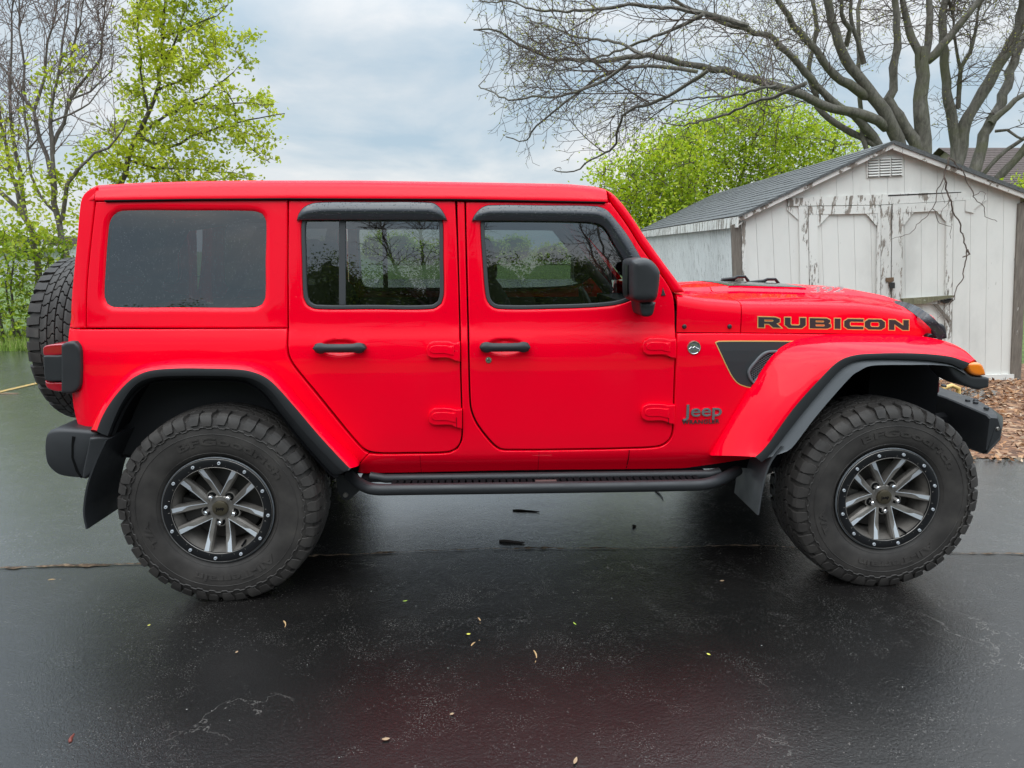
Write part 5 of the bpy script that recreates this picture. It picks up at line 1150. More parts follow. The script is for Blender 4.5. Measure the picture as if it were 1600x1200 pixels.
# tailgate
mb = MB(); mb.box(-.655, -.60, -.70, .70, .62, 1.20); tg = mb.build('tailgate', M_PAINT, CAR)
mb = MB(); mb.add([(-.65, -.68, 1.23), (-.65, .68, 1.23), (-.595, .62, 1.78), (-.595, -.62, 1.78)], [(0, 1, 2, 3)]); mb.build('window_pane', M_PRIV, tg, smooth=0)
mb = MB(); mb.box(-.652, -.60, -.68, .68, 1.20, 1.235); mb.build('window_frame', M_PAINT, tg)
# grille, headlights
mb = MB()
for k in range(7):
    y0 = -.42 + k * .12; mb.box(3.37, 3.40, y0 + .025, y0 + .095, .86, 1.13, 1)
mb.box(3.34, 3.385, -.50, .50, .86, 1.18, 0); gr = mb.build('grille', [M_PAINT, M_SEAM], CAR)
for s in (1, -1):
    mb = MB(); mb.lathe([(0, .05), (.06, .045), (.09, .02), (.098, 0), (.098, -.04)], 32)
    mb.build('headlight', M_CHROME, gr, loc=(3.39, -.50 * s, 1.0), rot=(0, 0, R_(-90)))
lt = resample(VP([(1445, 512), (1450, 505), (1458, 503.5), (1466, 507), (1469.5, 518), (1470, 527), (1462, 528), (1446, 526)], .60), .008, sharp=50); lt = lt if area2(lt) > 0 else lt[::-1]
mb = MB(); panel(mb, lt, [], lambda u, w: .655 + 0 * u, rr=.014, thick=.12, sp=.012, pre=True); mb.build('hood_latch', M_BLACK, CAR, smooth=60)
mb = MB(); c = uw(1450, 526, .66); mb.lathe([(0, -.012), (.012, -.012), (.016, -.006), (.016, .02)], 20); mb.build('latch_knob', M_GLOSSBLK, CAR, loc=(c[0], -.67, c[1]))
# dark deflector along the hood's front edge
mb = MB(); rings = []
side_px = [(1476, 521), (1469, 509), (1458, 497), (1447, 488), (1434, 479.5), (1420, 473.5), (1400, 469.5), (1383, 467.5)]
vs_ = [.70, .697, .69, .67, .62, .52, .36, .14]
Pd = [(*uw(x, y, v), v) for (x, y), v in zip(side_px, vs_)]
Pd = Pd + [(Pd[-1][0] + .005, Pd[-1][1], 0)] + [(u, w, -v) for u, w, v in Pd[::-1]]
Pd = idx_interp(Pd, 60)
mb.loft([[(u - .012 - .014 * k_, -v * .99, w - .014 - .016 * k_), (u, -v, w), (u + .005, -v, w - .002), (u - .008 * k_, -v * .99, w - .018 - .020 * k_)] for u, w, v in Pd for k_ in (min(1, (abs(v) / .7) ** 2),)]); mb.build('bug_deflector', M_GUARD, CAR, smooth=60)

# ---- mirrors
MIR = [(985, 408), (991, 404.5), (1000, 403), (1009, 403), (1017.5, 406.5), (1024, 412), (1030, 420), (1032.5, 428), (1031, 446), (1028, 464), (1023, 471), (1010, 473), (996.5, 472.5), (988, 469), (985, 463), (984, 435)]
for side in (1, -1):
    lp = resample(VP(MIR, .96), .012, sharp=70); lp = lp if area2(lp) > 0 else lp[::-1]
    mb = MB(); panel(mb, lp, [], lambda u, w: .985 - .6 * (u - 1.83) * .12, rr=.034, thick=.15, sp=.014, pre=True, side=side); mr_ = mb.build('side_mirror', M_BLACK, doors['f', side], smooth=60)
    arm = resample(VP([(996.5, 471), (998, 484), (1001, 492.5), (1009, 494.5), (1018, 491), (1023, 472)], .90), .01, sharp=70); arm = arm if area2(arm) > 0 else arm[::-1]
    mb = MB(); panel(mb, arm, [], lambda u, w: .93 + 0 * u, rr=.014, thick=.17, sp=.014, pre=True, side=side); mb.build('mirror_arm', M_BLACK, doors['f', side], smooth=60)
    mb = MB(); u0, w0 = lp.min(0); u1, w1 = lp.max(0)
    mb.box(u0 - .004, u0 - .002, -.94 if side > 0 else .88, -.88 if side > 0 else .94, w0 + .03, w1 - .03); mb.build('mirror_glass', M_GLOSSBLK, doors['f', side])
    mb = MB(); panel(mb, SP([(1033, 462), (1035.5, 449), (1040, 461.5)]), [], off_v(.004), rr=.002, thick=.01, side=side); mb.build('mirror_foot', M_BLACK, doors['f', side])

# ---- tail lamps
for s in (1, -1):
    def lp_(pts, v=.795):
        q = resample(VP(pts, v), .008, sharp=50); return q if area2(q) > 0 else q[::-1]
    mb = MB(); panel(mb, lp_([(99, 538), (108, 533.5), (120, 533), (127, 540), (130.5, 552), (130.5, 598), (125, 609), (112, 614.5), (99, 612)]), [], lambda u, w: .818 + 0 * u, rr=.012, thick=.12, sp=.014, pre=True, side=s); tl = mb.build('tail_lamp', M_BLACK, CAR, smooth=60)
    mb = MB(); panel(mb, lp_([(67.5, 556), (72, 555), (99, 554), (104, 548), (113, 545), (116, 560), (116, 592), (110, 599), (99, 596), (75, 596), (70, 592)]), [], lambda u, w: .800 + .06 * np.clip(u + .74, -.1, .05), rr=.008, thick=.14, sp=.014, pre=True, side=s); mb.build('lamp_bezel', M_BLACK, tl, smooth=60)
    for poly in ([(66, 545), (69, 541), (80, 538.5), (101, 537), (102, 551), (98, 554.5), (70, 556.5), (66.5, 554)], [(69.5, 595), (74, 597.5), (98, 598), (104, 602), (104, 611.5), (90, 612), (77, 609), (71, 604)]):
        mb = MB(); panel(mb, lp_(poly), [], lambda u, w: .794 + .06 * np.clip(u + .74, -.1, .04), rr=.006, thick=.14, sp=.014, pre=True, side=s); mb.build('lamp_lens', M_REDLENS, tl, smooth=60)

# ---- bumpers
mb = MB(); sec = resample(VP([(76, 676), (84, 670), (112, 668.5), (160, 672), (160, 690), (150, 715), (136, 747), (104, 743.5), (90, 738), (77, 724), (73.5, 708), (73, 690)], .84), .012, sharp=60)
mb.loft([[((u - cu_) * k + cu_, y, (w - .66) * k + .66) for u, w in sec] for y, k, cu_ in [(-.86, .86, -.70), (-.855, .94, -.70), (-.84, 1, -.70)] + [(y, 1, -.7) for y in np.linspace(-.8, .8, 9)] + [(.84, 1, -.7), (.855, .94, -.7), (.86, .86, -.7)]])
rbm = mb.build('bumper', M_BLACK, CAR, smooth=50)
mb = MB(); q = VP([(112, 682), (117, 683), (114, 696), (114, 715), (121, 735), (128, 747), (125, 747), (118, 737), (111, 716), (111, 696)], .865)
mb.prism(q, lambda a, b, d: (a, -d, b), .80, .8625); mb.build('bumper_seam', M_SEAM, rbm)
mb = MB(); ext = resample(VP([(140, 684), (158, 682), (176, 683), (168, 700), (158, 715), (148, 735), (134, 748.5), (128, 747), (131, 728), (136, 705)], .90), .012, sharp=50); ext = ext if area2(ext) > 0 else ext[::-1]
panel(mb, ext, [], lambda u, w: .905 + 0 * u, rr=.010, thick=.12, sp=.02, pre=True); mb.build('bumper_end', M_BLACK, rbm, smooth=55)
# front steel bumper: plan stations from the middle out
mb = MB(); rings = []
for v, uf, ub, wt, wb in ((-.80, 3.62, 3.57, .765, .61), (-.77, 3.655, 3.56, .778, .585), (-.62, 3.77, 3.575, .782, .572), (-.42, 3.84, 3.60, .785, .565), (0, 3.86, 3.62, .785, .565), (.42, 3.84, 3.60, .785, .565), (.62, 3.765, 3.575, .782, .570), (.77, 3.650, 3.56, .778, .582), (.79, 3.63, 3.565, .765, .60)):
    rings.append([(ub, -v, wb + .01), (ub, -v, wt - .006), (ub + .006, -v, wt), (lerp(ub, uf, .60), -v, wt - .003), (uf - .006, -v, wt - .05), (uf, -v, wt - .058), (uf - .004, -v, wb + .07), (uf - .06, -v, wb), (ub + .01, -v, wb)])
mb.loft(rings); fbm = mb.build('bumper', M_BLACK, CAR, smooth=25)
for (x, y, v) in ((1512, 626, .5), (1524, 629, .5), (1524, 634, .55), (1541, 640.5, .68), (1473, 611, .1), (1474, 616, .12)):
    u, w = uw(x, y, v); mb = MB(); mb.lathe([(0, -.012), (.008, -.012), (.012, -.008), (.012, 0)], 10); mb.build('bumper_bolt', M_BLACK, fbm, loc=(u, -v, .782), rot=(R_(-90), 0, 0))
u, w = uw(1557, 671, .80); mb = MB(); mb.lathe([(0, -.006), (.007, -.006), (.010, 0)], 12); mb.build('bumper_bolt', M_STEEL, fbm, loc=(3.61, -.79, w))
mb = MB(); c = uw(1486, 610, -.1); mb.tube([(c[0] - .05, .1, c[1] - .06), (c[0] - .045, .1, c[1] + .015), (c[0] + .0, .1, c[1] + .03), (c[0] + .045, .1, c[1] + .012), (c[0] + .05, .1, c[1] - .06)], .014, 8); mb.build('tow_hook', M_GOLD, CAR, smooth=50)
mb = MB(); c = uw(1461, 604, .45); rbox(mb, c[0] - .022, c[0] + .022, c[1] - .04, c[1] + .03, .40, .46, .01); mb.build('tow_hook', mat('hook_red', (.10, .004, .007), .5), CAR)
mb = MB(); mb.tube([(3.1, -.42, .62), (3.66, -.42, .66)], .05, 8); mb.tube([(3.1, .42, .62), (3.66, .42, .66)], .05, 8); mb.box(3.05, 3.40, -.64, .64, .62, 1.07); mb.build('front_frame', M_DARK, CAR)

# ---- running boards, mud flaps, underside
for side in (1, -1):
    px_ = [(546, 742, .74), (557, 752, .80), (570, 760, .86), (590, 764.8, .905), (640, 764.5, .91), (840, 762, .91), (1060, 758.5, .91), (1100, 756.5, .905), (1122, 750.5, .87), (1138, 743, .81), (1152, 735, .74)]
    P = idx_interp([(*uw(x, y, v), v) for x, y, v in px_], 60)
    mb = MB(); mb.tube([(u, -v * side, w) for u, w, v in P], .0265, 12); rbd = mb.build('running_board', M_BLACK, CAR, smooth=60)
    mb = MB(); a = uw(585, 748, .80); b = uw(1125, 741, .80)
    mb.tube([(a[0] - .02, -.79 * side, a[1] + .01), (a[0] + .05, -.80 * side, a[1]), (b[0] - .05, -.80 * side, b[1]), (b[0], -.79 * side, b[1] + .01)], .020, 10)
    mb.build('board_tube', M_BLACK, rbd, smooth=60)
    mb = MB(); a = uw(612, 757, .86); b = uw(1095, 750, .86); zt = a[1] + .004
    def zq(u): return lerp(a[1], b[1], (u - a[0]) / (b[0] - a[0])) + .010
    n_ = 46
    for i in range(n_):
        u0 = lerp(a[0], b[0], i / n_); u1 = lerp(a[0], b[0], (i + .72) / n_); y0, y1 = sorted((-.812 * side, -.892 * side)); mb.box(u0, u1, y0, y1, zq(u0) - .012, zq(u0))
    y0, y1 = sorted((-.805 * side, -.895 * side)); mb.box(a[0], b[0], y0, y1, min(zq(a[0]), zq(b[0])) - .03, min(zq(a[0]), zq(b[0])) - .02)
    y0, y1 = sorted((-.66 * side, -.815 * side)); mb.box(a[0] - .15, b[0] + .05, y0, y1, min(zq(a[0]), zq(b[0])) - .012, min(zq(a[0]), zq(b[0])) + .002)  # added dark filler, shuts out the bright gap between tube and rocker
    mb.build('step_pad', M_DARK, rbd, smooth=0)
    mb = MB(); la = uw(836, 748, .862)[0]; lb_ = uw(869, 748, .862)[0]; y0, y1 = sorted((-.885 * side, -.862 * side)); mb.box(la, lb_, y0, y1, zq(la), zq(la) + .003); mb.build('step_plate', M_STEEL, rbd)
    for x in (640, 850, 1060):
        u = uw(x, 750, .7)[0]; mb = MB(); y0, y1 = sorted((-.45 * side, -.80 * side)); mb.box(u - .03, u + .03, y0, y1, .485, .50); mb.build('board_bracket', M_DARK, rbd)
    # flaps: thin rubber sheets across the wheel track
    o_ = idx_interp(VP([(166, 688), (150, 722), (137, 760), (132, 800), (136.5, 826)], .94), 16); mb = MB()
    mb.loft([[(u - .004, -.945 * side, w), (u + .004, -.945 * side, w), (u + .016, -.66 * side, w), (u + .008, -.66 * side, w)] for u, w in o_]); mb.build('mud_flap', M_BLACK, CAR, smooth=40)
    o_ = idx_interp(VP([(1223, 697), (1206, 718), (1197, 738), (1190, 765), (1184, 804)], .935), 16); mb = MB()
    mb.loft([[(u - .004, -.94 * side, w), (u + .004, -.94 * side, w), (u + .006, -.64 * side, w), (u - .002, -.64 * side, w)] for u, w in o_]); mb.build('mud_flap', M_FLAP, CAR, smooth=40)
cut = SP([(1172, 715), (1140, 735), (1150, 762), (1180, 770)])
mb = MB(); br = VP([(524, 742), (556, 742), (566, 762), (556, 772), (545, 781), (536, 781), (528, 768)], .70); mb.prism(br, lambda a, b, d: (a, -d, b), .66, .70); bk = mb.build('frame_bracket', M_BLACK, CAR, smooth=0)
c = uw(540, 773, .70); mb = MB(); mb.lathe([(0, -.008), (.010, -.008), (.013, -.004), (.013, 0)], 12); mb.build('bracket_bolt', M_STEEL, CAR, loc=(c[0], -.70, c[1]))
mb = MB()
mb.box(.40, 2.62, -.74, .74, .52, .60); mb.box(.35, 2.7, -.47, -.37, .47, .58); mb.box(.35, 2.7, .37, .47, .47, .58)
mb.box(-.62, .5, -.55, .55, .60, .70); mb.box(2.5, 3.35, -.43, .43, .62, .70)
mb.tube([(0, -.70, .427), (0, .70, .427)], .045, 10); mb.tube([(3.008, -.70, .427), (3.008, .70, .427)], .045, 10)
mb.tube([(0.02, -.1, .42), (.02, .1, .42)], .12, 12); mb.tube([(3.0, .1, .42), (3.0, .3, .42)], .12, 12); mb.tube([(.1, 0, .45), (1.6, .05, .55), (2.9, .2, .45)], .035, 8)
mb.box(-.60, 3.36, -.44, -.42, .60, 1.05); mb.box(-.60, 3.36, .42, .44, .60, 1.05)
mb.build('underbody', M_DARK, CAR, smooth=0)
# ---- cabin
mb = MB(); mb.box(-.58, 2.1, -.70, .70, .60, .66)
for s in (-1, 1): mb.box(-.56, 2.0, min(.715 * s, .70 * s), max(.715 * s, .70 * s), .62, 1.245)
mb.box(1.93, 2.18, -.72, .72, .95, 1.27); mb.build('cabin_trim', M_SEAT, CAR, smooth=0)
def soft(mb, c, sz, n=2.6, tilt=0.0):
    rings = []
    for i in range(9):
        ph = -math.pi / 2 + math.pi * i / 8; z = math.copysign(abs(math.sin(ph)) ** (2 / n), math.sin(ph)); r_ = abs(math.cos(ph)) ** (2 / n)
        ring = []
        for k in range(16):
            a = 2 * math.pi * k / 16; x = math.copysign(abs(math.cos(a)) ** (2 / n), math.cos(a)) * r_; y = math.copysign(abs(math.sin(a)) ** (2 / n), math.sin(a)) * r_
            X, Y, Z = x * sz[0] / 2, y * sz[1] / 2, z * sz[2] / 2
            ring.append((c[0] + X * math.cos(tilt) - Z * math.sin(tilt), c[1] + Y, c[2] + X * math.sin(tilt) + Z * math.cos(tilt)))
        rings.append(ring)
    mb.loft(rings)
for u, ys in ((1.28, (-.38, .38)), (.36, (-.42, 0, .42))):
    for y in ys:
        mb = MB(); soft(mb, (u + .28, y, .80), (.55, .46, .20)); soft(mb, (u, y, 1.08), (.17, .46, .62), 3, R_(14)); seat = mb.build('car_seat', M_SEAT, CAR, smooth=60)
        mb = MB(); soft(mb, (u - .10, y, 1.50), (.11, .25, .22), 3.2, R_(10)); mb.tube([(u - .08, y - .06, 1.30), (u - .09, y - .06, 1.45)], .008, 6); mb.tube([(u - .08, y + .06, 1.30), (u - .09, y + .06, 1.45)], .008, 6)
        mb.build('headrest', M_SEAT, seat, smooth=60)
mb = MB()
for s in (-1, 1):
    for u in (.22, 1.02): mb.tube([(u, .64 * s, .9), (u, .62 * s, 1.60), (u + .03, .58 * s, 1.70), (u + .12, .56 * s, 1.715)], .038, 8)
    mb.tube([(-.45, .62 * s, 1.20), (-.2, .58 * s, 1.66), (.1, .56 * s, 1.715), (1.62, .56 * s, 1.705), (2.0, .64 * s, 1.28)], .036, 8)
for u in (.25, 1.05): mb.tube([(u, -.58, 1.71), (u, .58, 1.71)], .036, 8)
mb.build('roll_bar', M_SEAT, CAR, smooth=60)
mb = MB(); P = [(1.86 + .06 * math.cos(a) * .5, .38 + .185 * math.cos(a), 1.13 + .185 * math.sin(a)) for a in np.linspace(0, 2 * math.pi, 29)]; P = [(1.84 - .35 * (z - 1.13), y, z) for x, y, z in P]
mb.tube(P, .014, 8, False); mb.tube([(1.84, .38, 1.13), (2.0, .38, 1.08)], .03, 8); mb.build('steering_wheel', M_BLACK, CAR, smooth=60)

# ---- wheels
RT = .436
def wp(s, t, r): a = s / RT; return (r * math.cos(a), -t, r * math.sin(a))
tm = MB()
prof = [(.232, -.120), (.245, -.132), (.27, -.150), (.33, -.158), (.38, -.152), (.405, -.140), (.416, -.118), (.419, -.06), (.420, 0), (.419, .06), (.416, .118), (.405, .140), (.385, .150), (.36, .1555), (.33, .158), (.29, .1545), (.262, .1475), (.247, .136), (.240, .125), (.232, .12)]
tm.lathe([(r, -t) for r, t in prof], 120)
NP = 44; PL = 2 * math.pi * RT / NP
def crown_r(t): return RT - .010 * (abs(t) / .11) ** 2
def zz_block(t0, t1, ph):
    """one interlocking block between two zigzag grooves"""
    g = .0032; P = []
    def edge(t): return .0085 * math.sin(2 * math.pi * (t / .040) + ph) + .004 * (1 if ((t / .020 + ph) % 2) < 1 else -1)
    ts = np.linspace(t0, t1, 6)
    return [(edge(t) + g, t) for t in ts] + [(edge(t) + PL - g, t) for t in ts[::-1]]
for i in range(NP):
    for sg in (1, -1):
        s0 = i * PL + (0 if sg > 0 else PL * .47)
        for rw, (t0, t1) in enumerate(((.0025, .0355), (.0400, .0735))):
            q = np.array(zz_block(t0, t1, rw * 1.7)); ctr = q.mean(0); so_ = rw * PL * .5; rows = []
            for k, dr in ((1.0, -.016), (1.0, -.0030), (.965, -.0008), (.90, 0)):
                rows.append([wp(s0 + so_ + (ctr[0] + (a - ctr[0]) * k), sg * (ctr[1] + (b - ctr[1]) * k), crown_r(b) + dr) for a, b in q])
            tm.loft(rows, True, True)
        # siped notch lines are left to the shoulder lugs' stepped ends
        alt = i % 2
        pr = [(.078, crown_r(.078)), (.105, crown_r(.10) - .001), (.128, .427), (.144, .4185), (.1535, .404), (.1575, .390), (.1595, .378 if alt else .386)]
        hw0 = .0245 if alt else .0215; rows = []
        for m_, (t, r) in enumerate(pr):
            a, b = pr[max(0, m_ - 1)], pr[min(len(pr) - 1, m_ + 1)]; tx, ty = b[0] - a[0], b[1] - a[1]; L = math.hypot(tx, ty); nx, ny = -ty / L, tx / L
            dpt = .013 if m_ < 4 else (.008 if m_ == 4 else (.004 if m_ == 5 else .0015)); sk = (0, .002, .006, .008, .004, .002, .002)[m_] * (1 if alt else -.5)
            hw = hw0 * (1, 1, 1.02, 1.12, 1.12, .95, .80)[m_]; sc = s0 + PL * .25 + sk
            rows.append([wp(sc + e_ * hw, sg * (t - (0 if tp else nx * dpt)), r - (0 if tp else ny * dpt)) for e_, tp in ((-1, 0), (-.97, .0), (-.90, 1), (0, 1), (.90, 1), (.97, 0), (1, 0))])
        tm.loft(rows, False, False); tm.add(rows[-1], [tuple(range(7))]); tm.add(rows[0], [tuple(range(7))])
# scalloped rubber edge and lettering on the outer sidewall
zig = []
for i in range(NP):
    for ds, r in ((.0, .368), (.018, .368), (.026, .374), (.050, .374), (.058, .368)): zig.append((i * PL + ds * PL / .0623, r))
tm.tube([wp(s * RT / RT, .1562, r) for s, r in zig] + [wp(zig[0][0] + 2 * math.pi * RT, .1562, zig[0][1])], .0032, 4, False)
for r, t in ((.262, .1478), (.345, .1577)): tm.lathe([(r - .0015, -t), (r, -t - .0016), (r + .0015, -t)], 120)
def arc_text(body, r0, hgt, a_start, a_end):
    v, f = text_data(body, 1, .02, .03, 1.0); v[:, 0] -= v[:, 0].min(); L = v[:, 0].max()
    out = []
    for x, y, z in v:
        a = lerp(a_start, a_end, x / L); r = r0 + y / .7 * hgt; t = float(np.interp(r, [.262, .29, .33, .36, .385], [.1475, .1545, .158, .1555, .150]))
        out.append((r * math.cos(a), -(t + .0022 + z * .06), r * math.sin(a)))
    tm.add(out, f)
arc_text('BFGoodrich', .300, .030, R_(118), R_(28)); arc_text('All-Terrain', .300, .028, R_(-42), R_(-112)); arc_text('T/A', .300, .026, R_(-150), R_(-172))
flat = -.4262
tm.v = [((x * k_, y, z * k_) if (k_ := (1 + max(0, math.hypot(x, z) - .30) * .0625 / math.hypot(x, z))) else 0) for x, y, z in tm.v]
tm.v = [(x, y, z) if z > flat else (x, y, flat + (z - flat) * .02) for x, y, z in tm.v]
tyre0 = tm.build('tyre', M_RUBBER, None, smooth=26)
tyre_me = tyre0.data; bpy.data.objects.remove(tyre0)
def mesh_of(mb, name, mats, smooth=40):
    o = mb.build(name, mats, None, smooth=smooth); me = o.data; bpy.data.objects.remove(o); return me
rm = MB()
rm.lathe([(.2, -.150), (.2005, -.140), (.196, -.12), (.186, -.10), (.180, -.02), (.184, .06), (.20, .12), (.232, .125)], 72, 0)
for k in range(5):
    A = R_(72 * k)
    for sg in (1, -1):
        T = np.array([math.cos(A + sg * R_(12.2)), math.sin(A + sg * R_(12.2))]) * .197; Q = np.array([math.cos(A + sg * R_(33)), math.sin(A + sg * R_(33))]) * .054
        ax = (T - Q) / np.linalg.norm(T - Q); nrm = np.array([-ax[1], ax[0]]) * sg            # points to the V side
        rows = []; L = np.linalg.norm(T - Q)
        for t in np.linspace(0, 1, 9):
            c = Q + (T - Q) * t; wv = lerp(.008, .020, t); wi = lerp(.015, .013, t); fr = float(np.interp(t, [0, .5, .72, 1], [.112, .124, .134, .146])); bk_ = fr - lerp(.045, .036, t)
            e1 = c + nrm * wv; e0 = c - nrm * wi; b1 = c + nrm * (wv + .004); b0 = c - nrm * (wi - .002)
            m0 = c - nrm * wi * .55
            rows.append([(e1[0], -fr, e1[1]), (m0[0], -(fr - .001), m0[1]), (e0[0], -(fr - .012), e0[1]), (b0[0], -bk_, b0[1]), (b1[0], -bk_, b1[1])])
        rm.loft(rows, True, True, 0)
        strip = []
        for t in np.linspace(.02, .985, 16):
            c = Q + (T - Q) * t; wv = lerp(.008, .020, t); fr = float(np.interp(t, [0, .5, .72, 1], [.112, .124, .134, .146]))
            wd = float(np.interp(t, [0, .5, .62, .72, 1], [.003, .0038, .0075, .017, .021])); e1 = c + nrm * (wv - .0008); e0 = c + nrm * (wv - wd)
            strip.append([(e1[0], -fr - .0012, e1[1]), (e0[0], -fr - .0012, e0[1]), (e0[0], -fr + .004, e0[1]), (e1[0], -fr + .004, e1[1])])
        rm.loft(strip, True, True, 1)
    # pad under the nut
    c = np.array([math.cos(A), math.sin(A)]) * .0635
    rm.prism([(c[0] + .024 * math.cos(q), c[1] + .024 * math.sin(q)) for q in np.linspace(0, 2 * math.pi, 17)[:-1]], lambda a, b, d: (a, -d, b), .06, .108, 0)
rm.lathe([(0, -.112), (.052, -.112), (.058, -.108), (.062, -.08), (.062, -.03)], 40, 0)
rim_me = mesh_of(rm, 'rim', [M_ALLOY, M_SILVER], 30)
cm = MB(); cm.lathe([(0, -.124), (.030, -.124), (.0335, -.122), (.035, -.116), (.035, -.108)], 36); cap_me = mesh_of(cm, 'center_cap', M_BRONZE)
cm = MB(); v, f = text_data('Jeep', 1, .03, .02); v[:, 0] -= (v[:, 0].min() + v[:, 0].max()) / 2; cm.add([(x * .021, -.1245 - z * .02, (y - .3) * .021) for x, y, z in v], f); capt_me = mesh_of(cm, 'cap_mark', M_DARK)
lm = MB(); lm.lathe([(0, -.136), (.006, -.1355), (.0095, -.132), (.011, -.126), (.0125, -.108)], 6); lm.lathe([(.0105, -.1095), (.0185, -.1090), (.0190, -.106)], 20, 1); nut_me = mesh_of(lm, 'lug_nut', [M_CHROME, M_SEAM], 25)  # black ring paints the shade of the seat recess round each nut
bm_ = MB(); bm_.lathe([(.197, -.1405), (.1985, -.150), (.2025, -.1525), (.232, -.1525), (.236, -.150), (.2375, -.146), (.2385, -.138)], 96)
for k in range(12):
    for dg in (-7.5, 7.5):
        a = R_(30 * k + 15 + dg); c, s = math.cos(a), math.sin(a); P = [(.2045 * c, -.1528, .2045 * s), (.2110 * c, -.1528, .2110 * s)]; bm_.tube(P, .0006, 4, True, 1)
ring_me = mesh_of(bm_, 'beadlock_ring', [M_GLOSSBLK, M_ALLOY])
lip = MB(); lip.lathe([(.2375, -.1465), (.2395, -.148), (.2415, -.1465), (.2425, -.140)], 96); lip_me = mesh_of(lip, 'rim_lip', M_GREYPL)
lip = MB(); lip.lathe([(.2345, -.1512), (.2352, -.1524), (.2362, -.1512)], 96); lip.lathe([(.1968, -.1500), (.1980, -.1516), (.1992, -.1508)], 96); edge_me = mesh_of(lip, 'ring_edge', M_ALLOY)
bo = MB(); bo.lathe([(.0026, -.1535), (.0028, -.1590), (.0062, -.1590), (.0072, -.1565), (.0072, -.150)], 12, 0); bo.lathe([(0, -.1545), (.0026, -.1545)], 12, 1); bolt_me = mesh_of(bo, 'ring_bolt', [M_SILVER, M_DARK])
di = MB(); di.lathe([(.05, -.045), (.158, -.045), (.165, -.042), (.165, -.02), (.05, -.02)], 48, 0); di.lathe([(0, .03), (.182, .03)], 48, 1)
di.prism([(.165 * math.cos(a) * k, .165 * math.sin(a) * k) for k, a in [(1.08, R_(150)), (1.08, R_(170)), (1.08, R_(190)), (.62, R_(188)), (.62, R_(152))]], lambda a, b, d: (a, -d, b), .0, .075, 0)
disc_me = mesh_of(di, 'brake_disc', [mat('dull_disc', (.075, .07, .066), .5, .6), M_DARK])
va = MB(); va.tube([(.186, -.10, 0), (.188, -.155, 0)], .005, 8); valve_me = mesh_of(va, 'valve', M_DARK)
def wheel(u, side, A0, ring0, name='wheel', loc=None, rot=None):
    w = bpy.data.objects.new(name, None); link(w, CAR); w.empty_display_size = .1
    w.location = loc if loc else (u, -.80 * side, .427); w.rotation_euler = rot if rot else (0, 0, 0 if side > 0 else math.pi)
    def part(nm, me, ang, l=None):
        o = bpy.data.objects.new(nm, me); link(o, w); o.rotation_euler = (0, -ang, 0)
        if l: o.location = l
        return o
    part('tyre', tyre_me, 0); part('rim', rim_me, A0); part('center_cap', cap_me, 0); part('cap_mark', capt_me, 0.12); part('beadlock_ring', ring_me, ring0); part('rim_lip', lip_me, 0); part('ring_edge', edge_me, 0); part('brake_disc', disc_me, 0.3); part('valve', valve_me, R_(-59))
    for k in range(5): a = A0 + R_(72 * k); part('lug_nut', nut_me, a, (.0635 * math.cos(a), 0, .0635 * math.sin(a)))
    for k in range(12): a = ring0 + R_(30 * k); part('ring_bolt', bolt_me, a, (.2185 * math.cos(a), 0, .2185 * math.sin(a)))
    return w
wheel(0, 1, R_(50.5), R_(24)); wheel(3.008, 1, R_(58), R_(17)); wheel(0, -1, R_(20), 0); wheel(3.008, -1, R_(40), 0)
wheel(0, 1, 0, 0, 'spare_wheel', (-.908, 0, 1.075), (0, 0, R_(-90)))
mb = MB(); mb.box(-.90, -.65, -.12, .12, .98, 1.18); mb.build('spare_carrier', M_BLACK, CAR)
# ================================================================== small things on the pavement
M_STRAW = mat('dry_straw', (.42, .27, .13), .8); M_TWD = mat('wet_twig', (.025, .016, .012), .5); M_YLEAF = mat('yellow_bud', (.50, .47, .08), .6); M_GLEAF = mat('green_bit', (.34, .48, .06), .6); M_TAN = mat('tan_leaf', (.30, .20, .12), .7); M_PALE = mat('pale_fleck', (.27, .27, .25), .7)
def leafbit(name, x, y, L, W, ang, m, curl=.3):
    p = ground(x, y); mb = MB(); n = 7; rows = []; L *= .62; W *= .55
    for i in range(n):
        t = i / (n - 1); w = W * math.sin(math.pi * min(.97, max(.06, t))) ** .7; z = .0035 + curl * L * (t - .5) ** 2
        rows.append([(L * (t - .5), -w / 2, z + .10 * w), (L * (t - .5), 0, z), (L * (t - .5), w / 2, z + .10 * w)])
    mb.loft(rows, closed=False, caps=False); o = mb.build(name, m, smooth=60, loc=(p[0], p[1], .001), rot=(0, 0, R_(ang))); return o
def twig(x0, y0, x1, y1, r0, m, bend=.1, name='twig'):
    a, b = ground(x0, y0), ground(x1, y1); d = b - a; n = np.array([-d[1], d[0], 0]); mb = MB()
    mb.tube([a + d * t + n * bend * math.sin(t * 3.1) + np.array([0, 0, r0 * .5 - .003 + .0015 * math.sin(7 * t)]) for t in np.linspace(0, 1, 7)], [r0 * k for k in (.7, 1, 1.1, .9, 1, .7, .4)], 6)
    return mb.build(name, m, smooth=60)
tag(leafbit('fallen_leaf', 633, 940.5, .034, .012, 20, M_GLEAF), 'tiny bright green leaf bit right of the rear wheel on dark asphalt', 'leaf')
tag(leafbit('fallen_leaf', 732, 992.5, .026, .022, 10, M_YLEAF), 'bright yellow bud beside the orange straw below the middle of the car', 'leaf')
tag(leafbit('fallen_leaf', 233, 978.5, .020, .016, 60, M_YLEAF), 'pale yellow bud alone at lower left under the rear wheel', 'leaf')
tag(leafbit('fallen_leaf', 370, 1020.5, .022, .016, 80, M_TAN), 'small tan leaf lying well below the rear wheel hub', 'leaf')
tag(leafbit('fallen_leaf', 1128, 909, .035, .02, 15, M_TAN), 'orange brown leaf scrap left of the front wheel bottom', 'leaf')
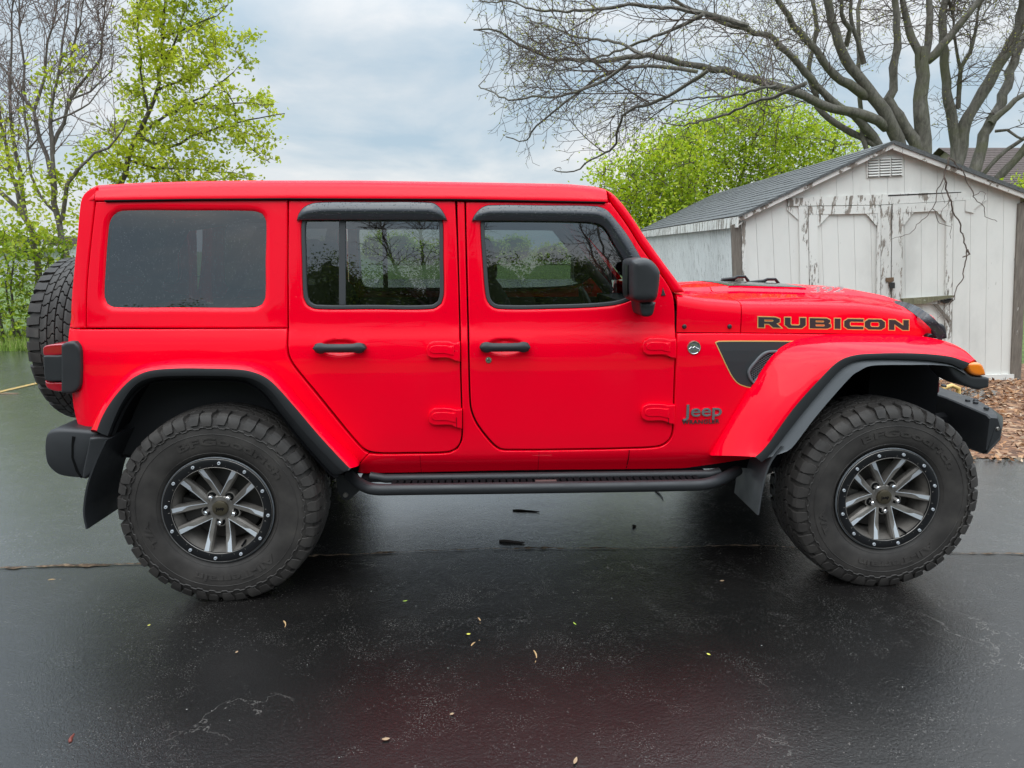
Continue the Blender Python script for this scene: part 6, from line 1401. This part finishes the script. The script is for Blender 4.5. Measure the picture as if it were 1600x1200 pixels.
tag(leafbit('fallen_leaf', 898, 976, .036, .009, 120, M_GLEAF), 'slender green seed wing near the middle of the driveway', 'leaf')
tag(leafbit('fallen_leaf', 1107, 1024, .026, .018, 130, M_YLEAF), 'yellow leaf crumb on the driveway below the front door edge', 'leaf')
tag(leafbit('fallen_leaf', 603, 1157, .040, .024, 10, M_TAN), 'curled tan leaf near the bottom edge left of centre', 'leaf')
tag(leafbit('fallen_leaf', 899, 1191, .05, .02, 70, M_TAN), 'tan leaf at the very bottom edge right of centre', 'leaf')
tag(leafbit('fallen_leaf', 706, 1117.5, .024, .018, 30, M_TAN), 'brown leaf crumb on the driveway a hand above the bottom edge', 'leaf')
tag(twig(736, 1009, 750, 1000, .0030, M_STRAW), 'short orange straw beside the yellow bud', 'twig')
tag(twig(443, 970, 445, 980, .0035, M_STRAW), 'short orange straw right below the rear tyre', 'twig')
tag(twig(834, 1016, 836, 1035, .0032, M_STRAW), 'upright orange straw on the driveway just right of centre', 'twig')
tag(twig(747, 965, 750, 974, .003, M_STRAW), 'tiny orange straw farthest up the sealed driveway', 'twig')
tag(twig(110, 1160, 116, 1147, .006, mat('red_twig', (.14, .03, .02), .6)), 'dark red twig stub at the lower left corner', 'twig')
tag(twig(801, 797, 843, 799.5, .0055, M_TWD, .03), 'thin black twig on the bright wet patch under the car', 'twig')
tag(twig(780, 845, 820, 848, .007, M_TWD, .02), 'thick dark stick lying along the joint under the car', 'twig')
tag(twig(1024, 767, 1036, 781, .006, M_TWD, .06), 'slanting dark twig under the front part of the running board', 'twig')
tag(twig(988, 822, 994, 822, .008, M_TWD, .0), 'dark clump of bark on the wet patch under the front door', 'bark')
tag(twig(75, 906, 95, 905, .003, M_STRAW, .05), 'long thin straw at the left edge below the pavement joint', 'twig')
tag(twig(0, 615, 30, 614.5, .006, M_TAN, .02), 'pale strip of straw lying along the yellow parking line', 'twig')
seeds = [(580, 925), (650, 948), (667, 952), (750, 925), (657, 895), (1055, 962), (359, 1127), (292, 1110), (331, 1112), (530, 1185), (928, 1148), (1218, 1148), (1190, 1010), (880, 1045), (205, 1030), (480, 1040), (956, 936), (1330, 1100), (1410, 1075), (700, 1045)]
first = leafbit('pale_seed', 650, 948, .012, .010, 0, M_PALE, .2)
for i, (x, y) in enumerate(seeds):
    o = first if i == 0 else first.copy()
    if i: link(o)
    p = ground(x, y); o.location = (p[0], p[1], .001); o.rotation_euler = (0, 0, rng.uniform(0, 6)); k = rng.uniform(.35, .85); o.scale = (k, k, k)
    tag(o, 'tiny pale seed fleck on the dark wet driveway before the car', 'seed', 'pale seeds scattered on the driveway')
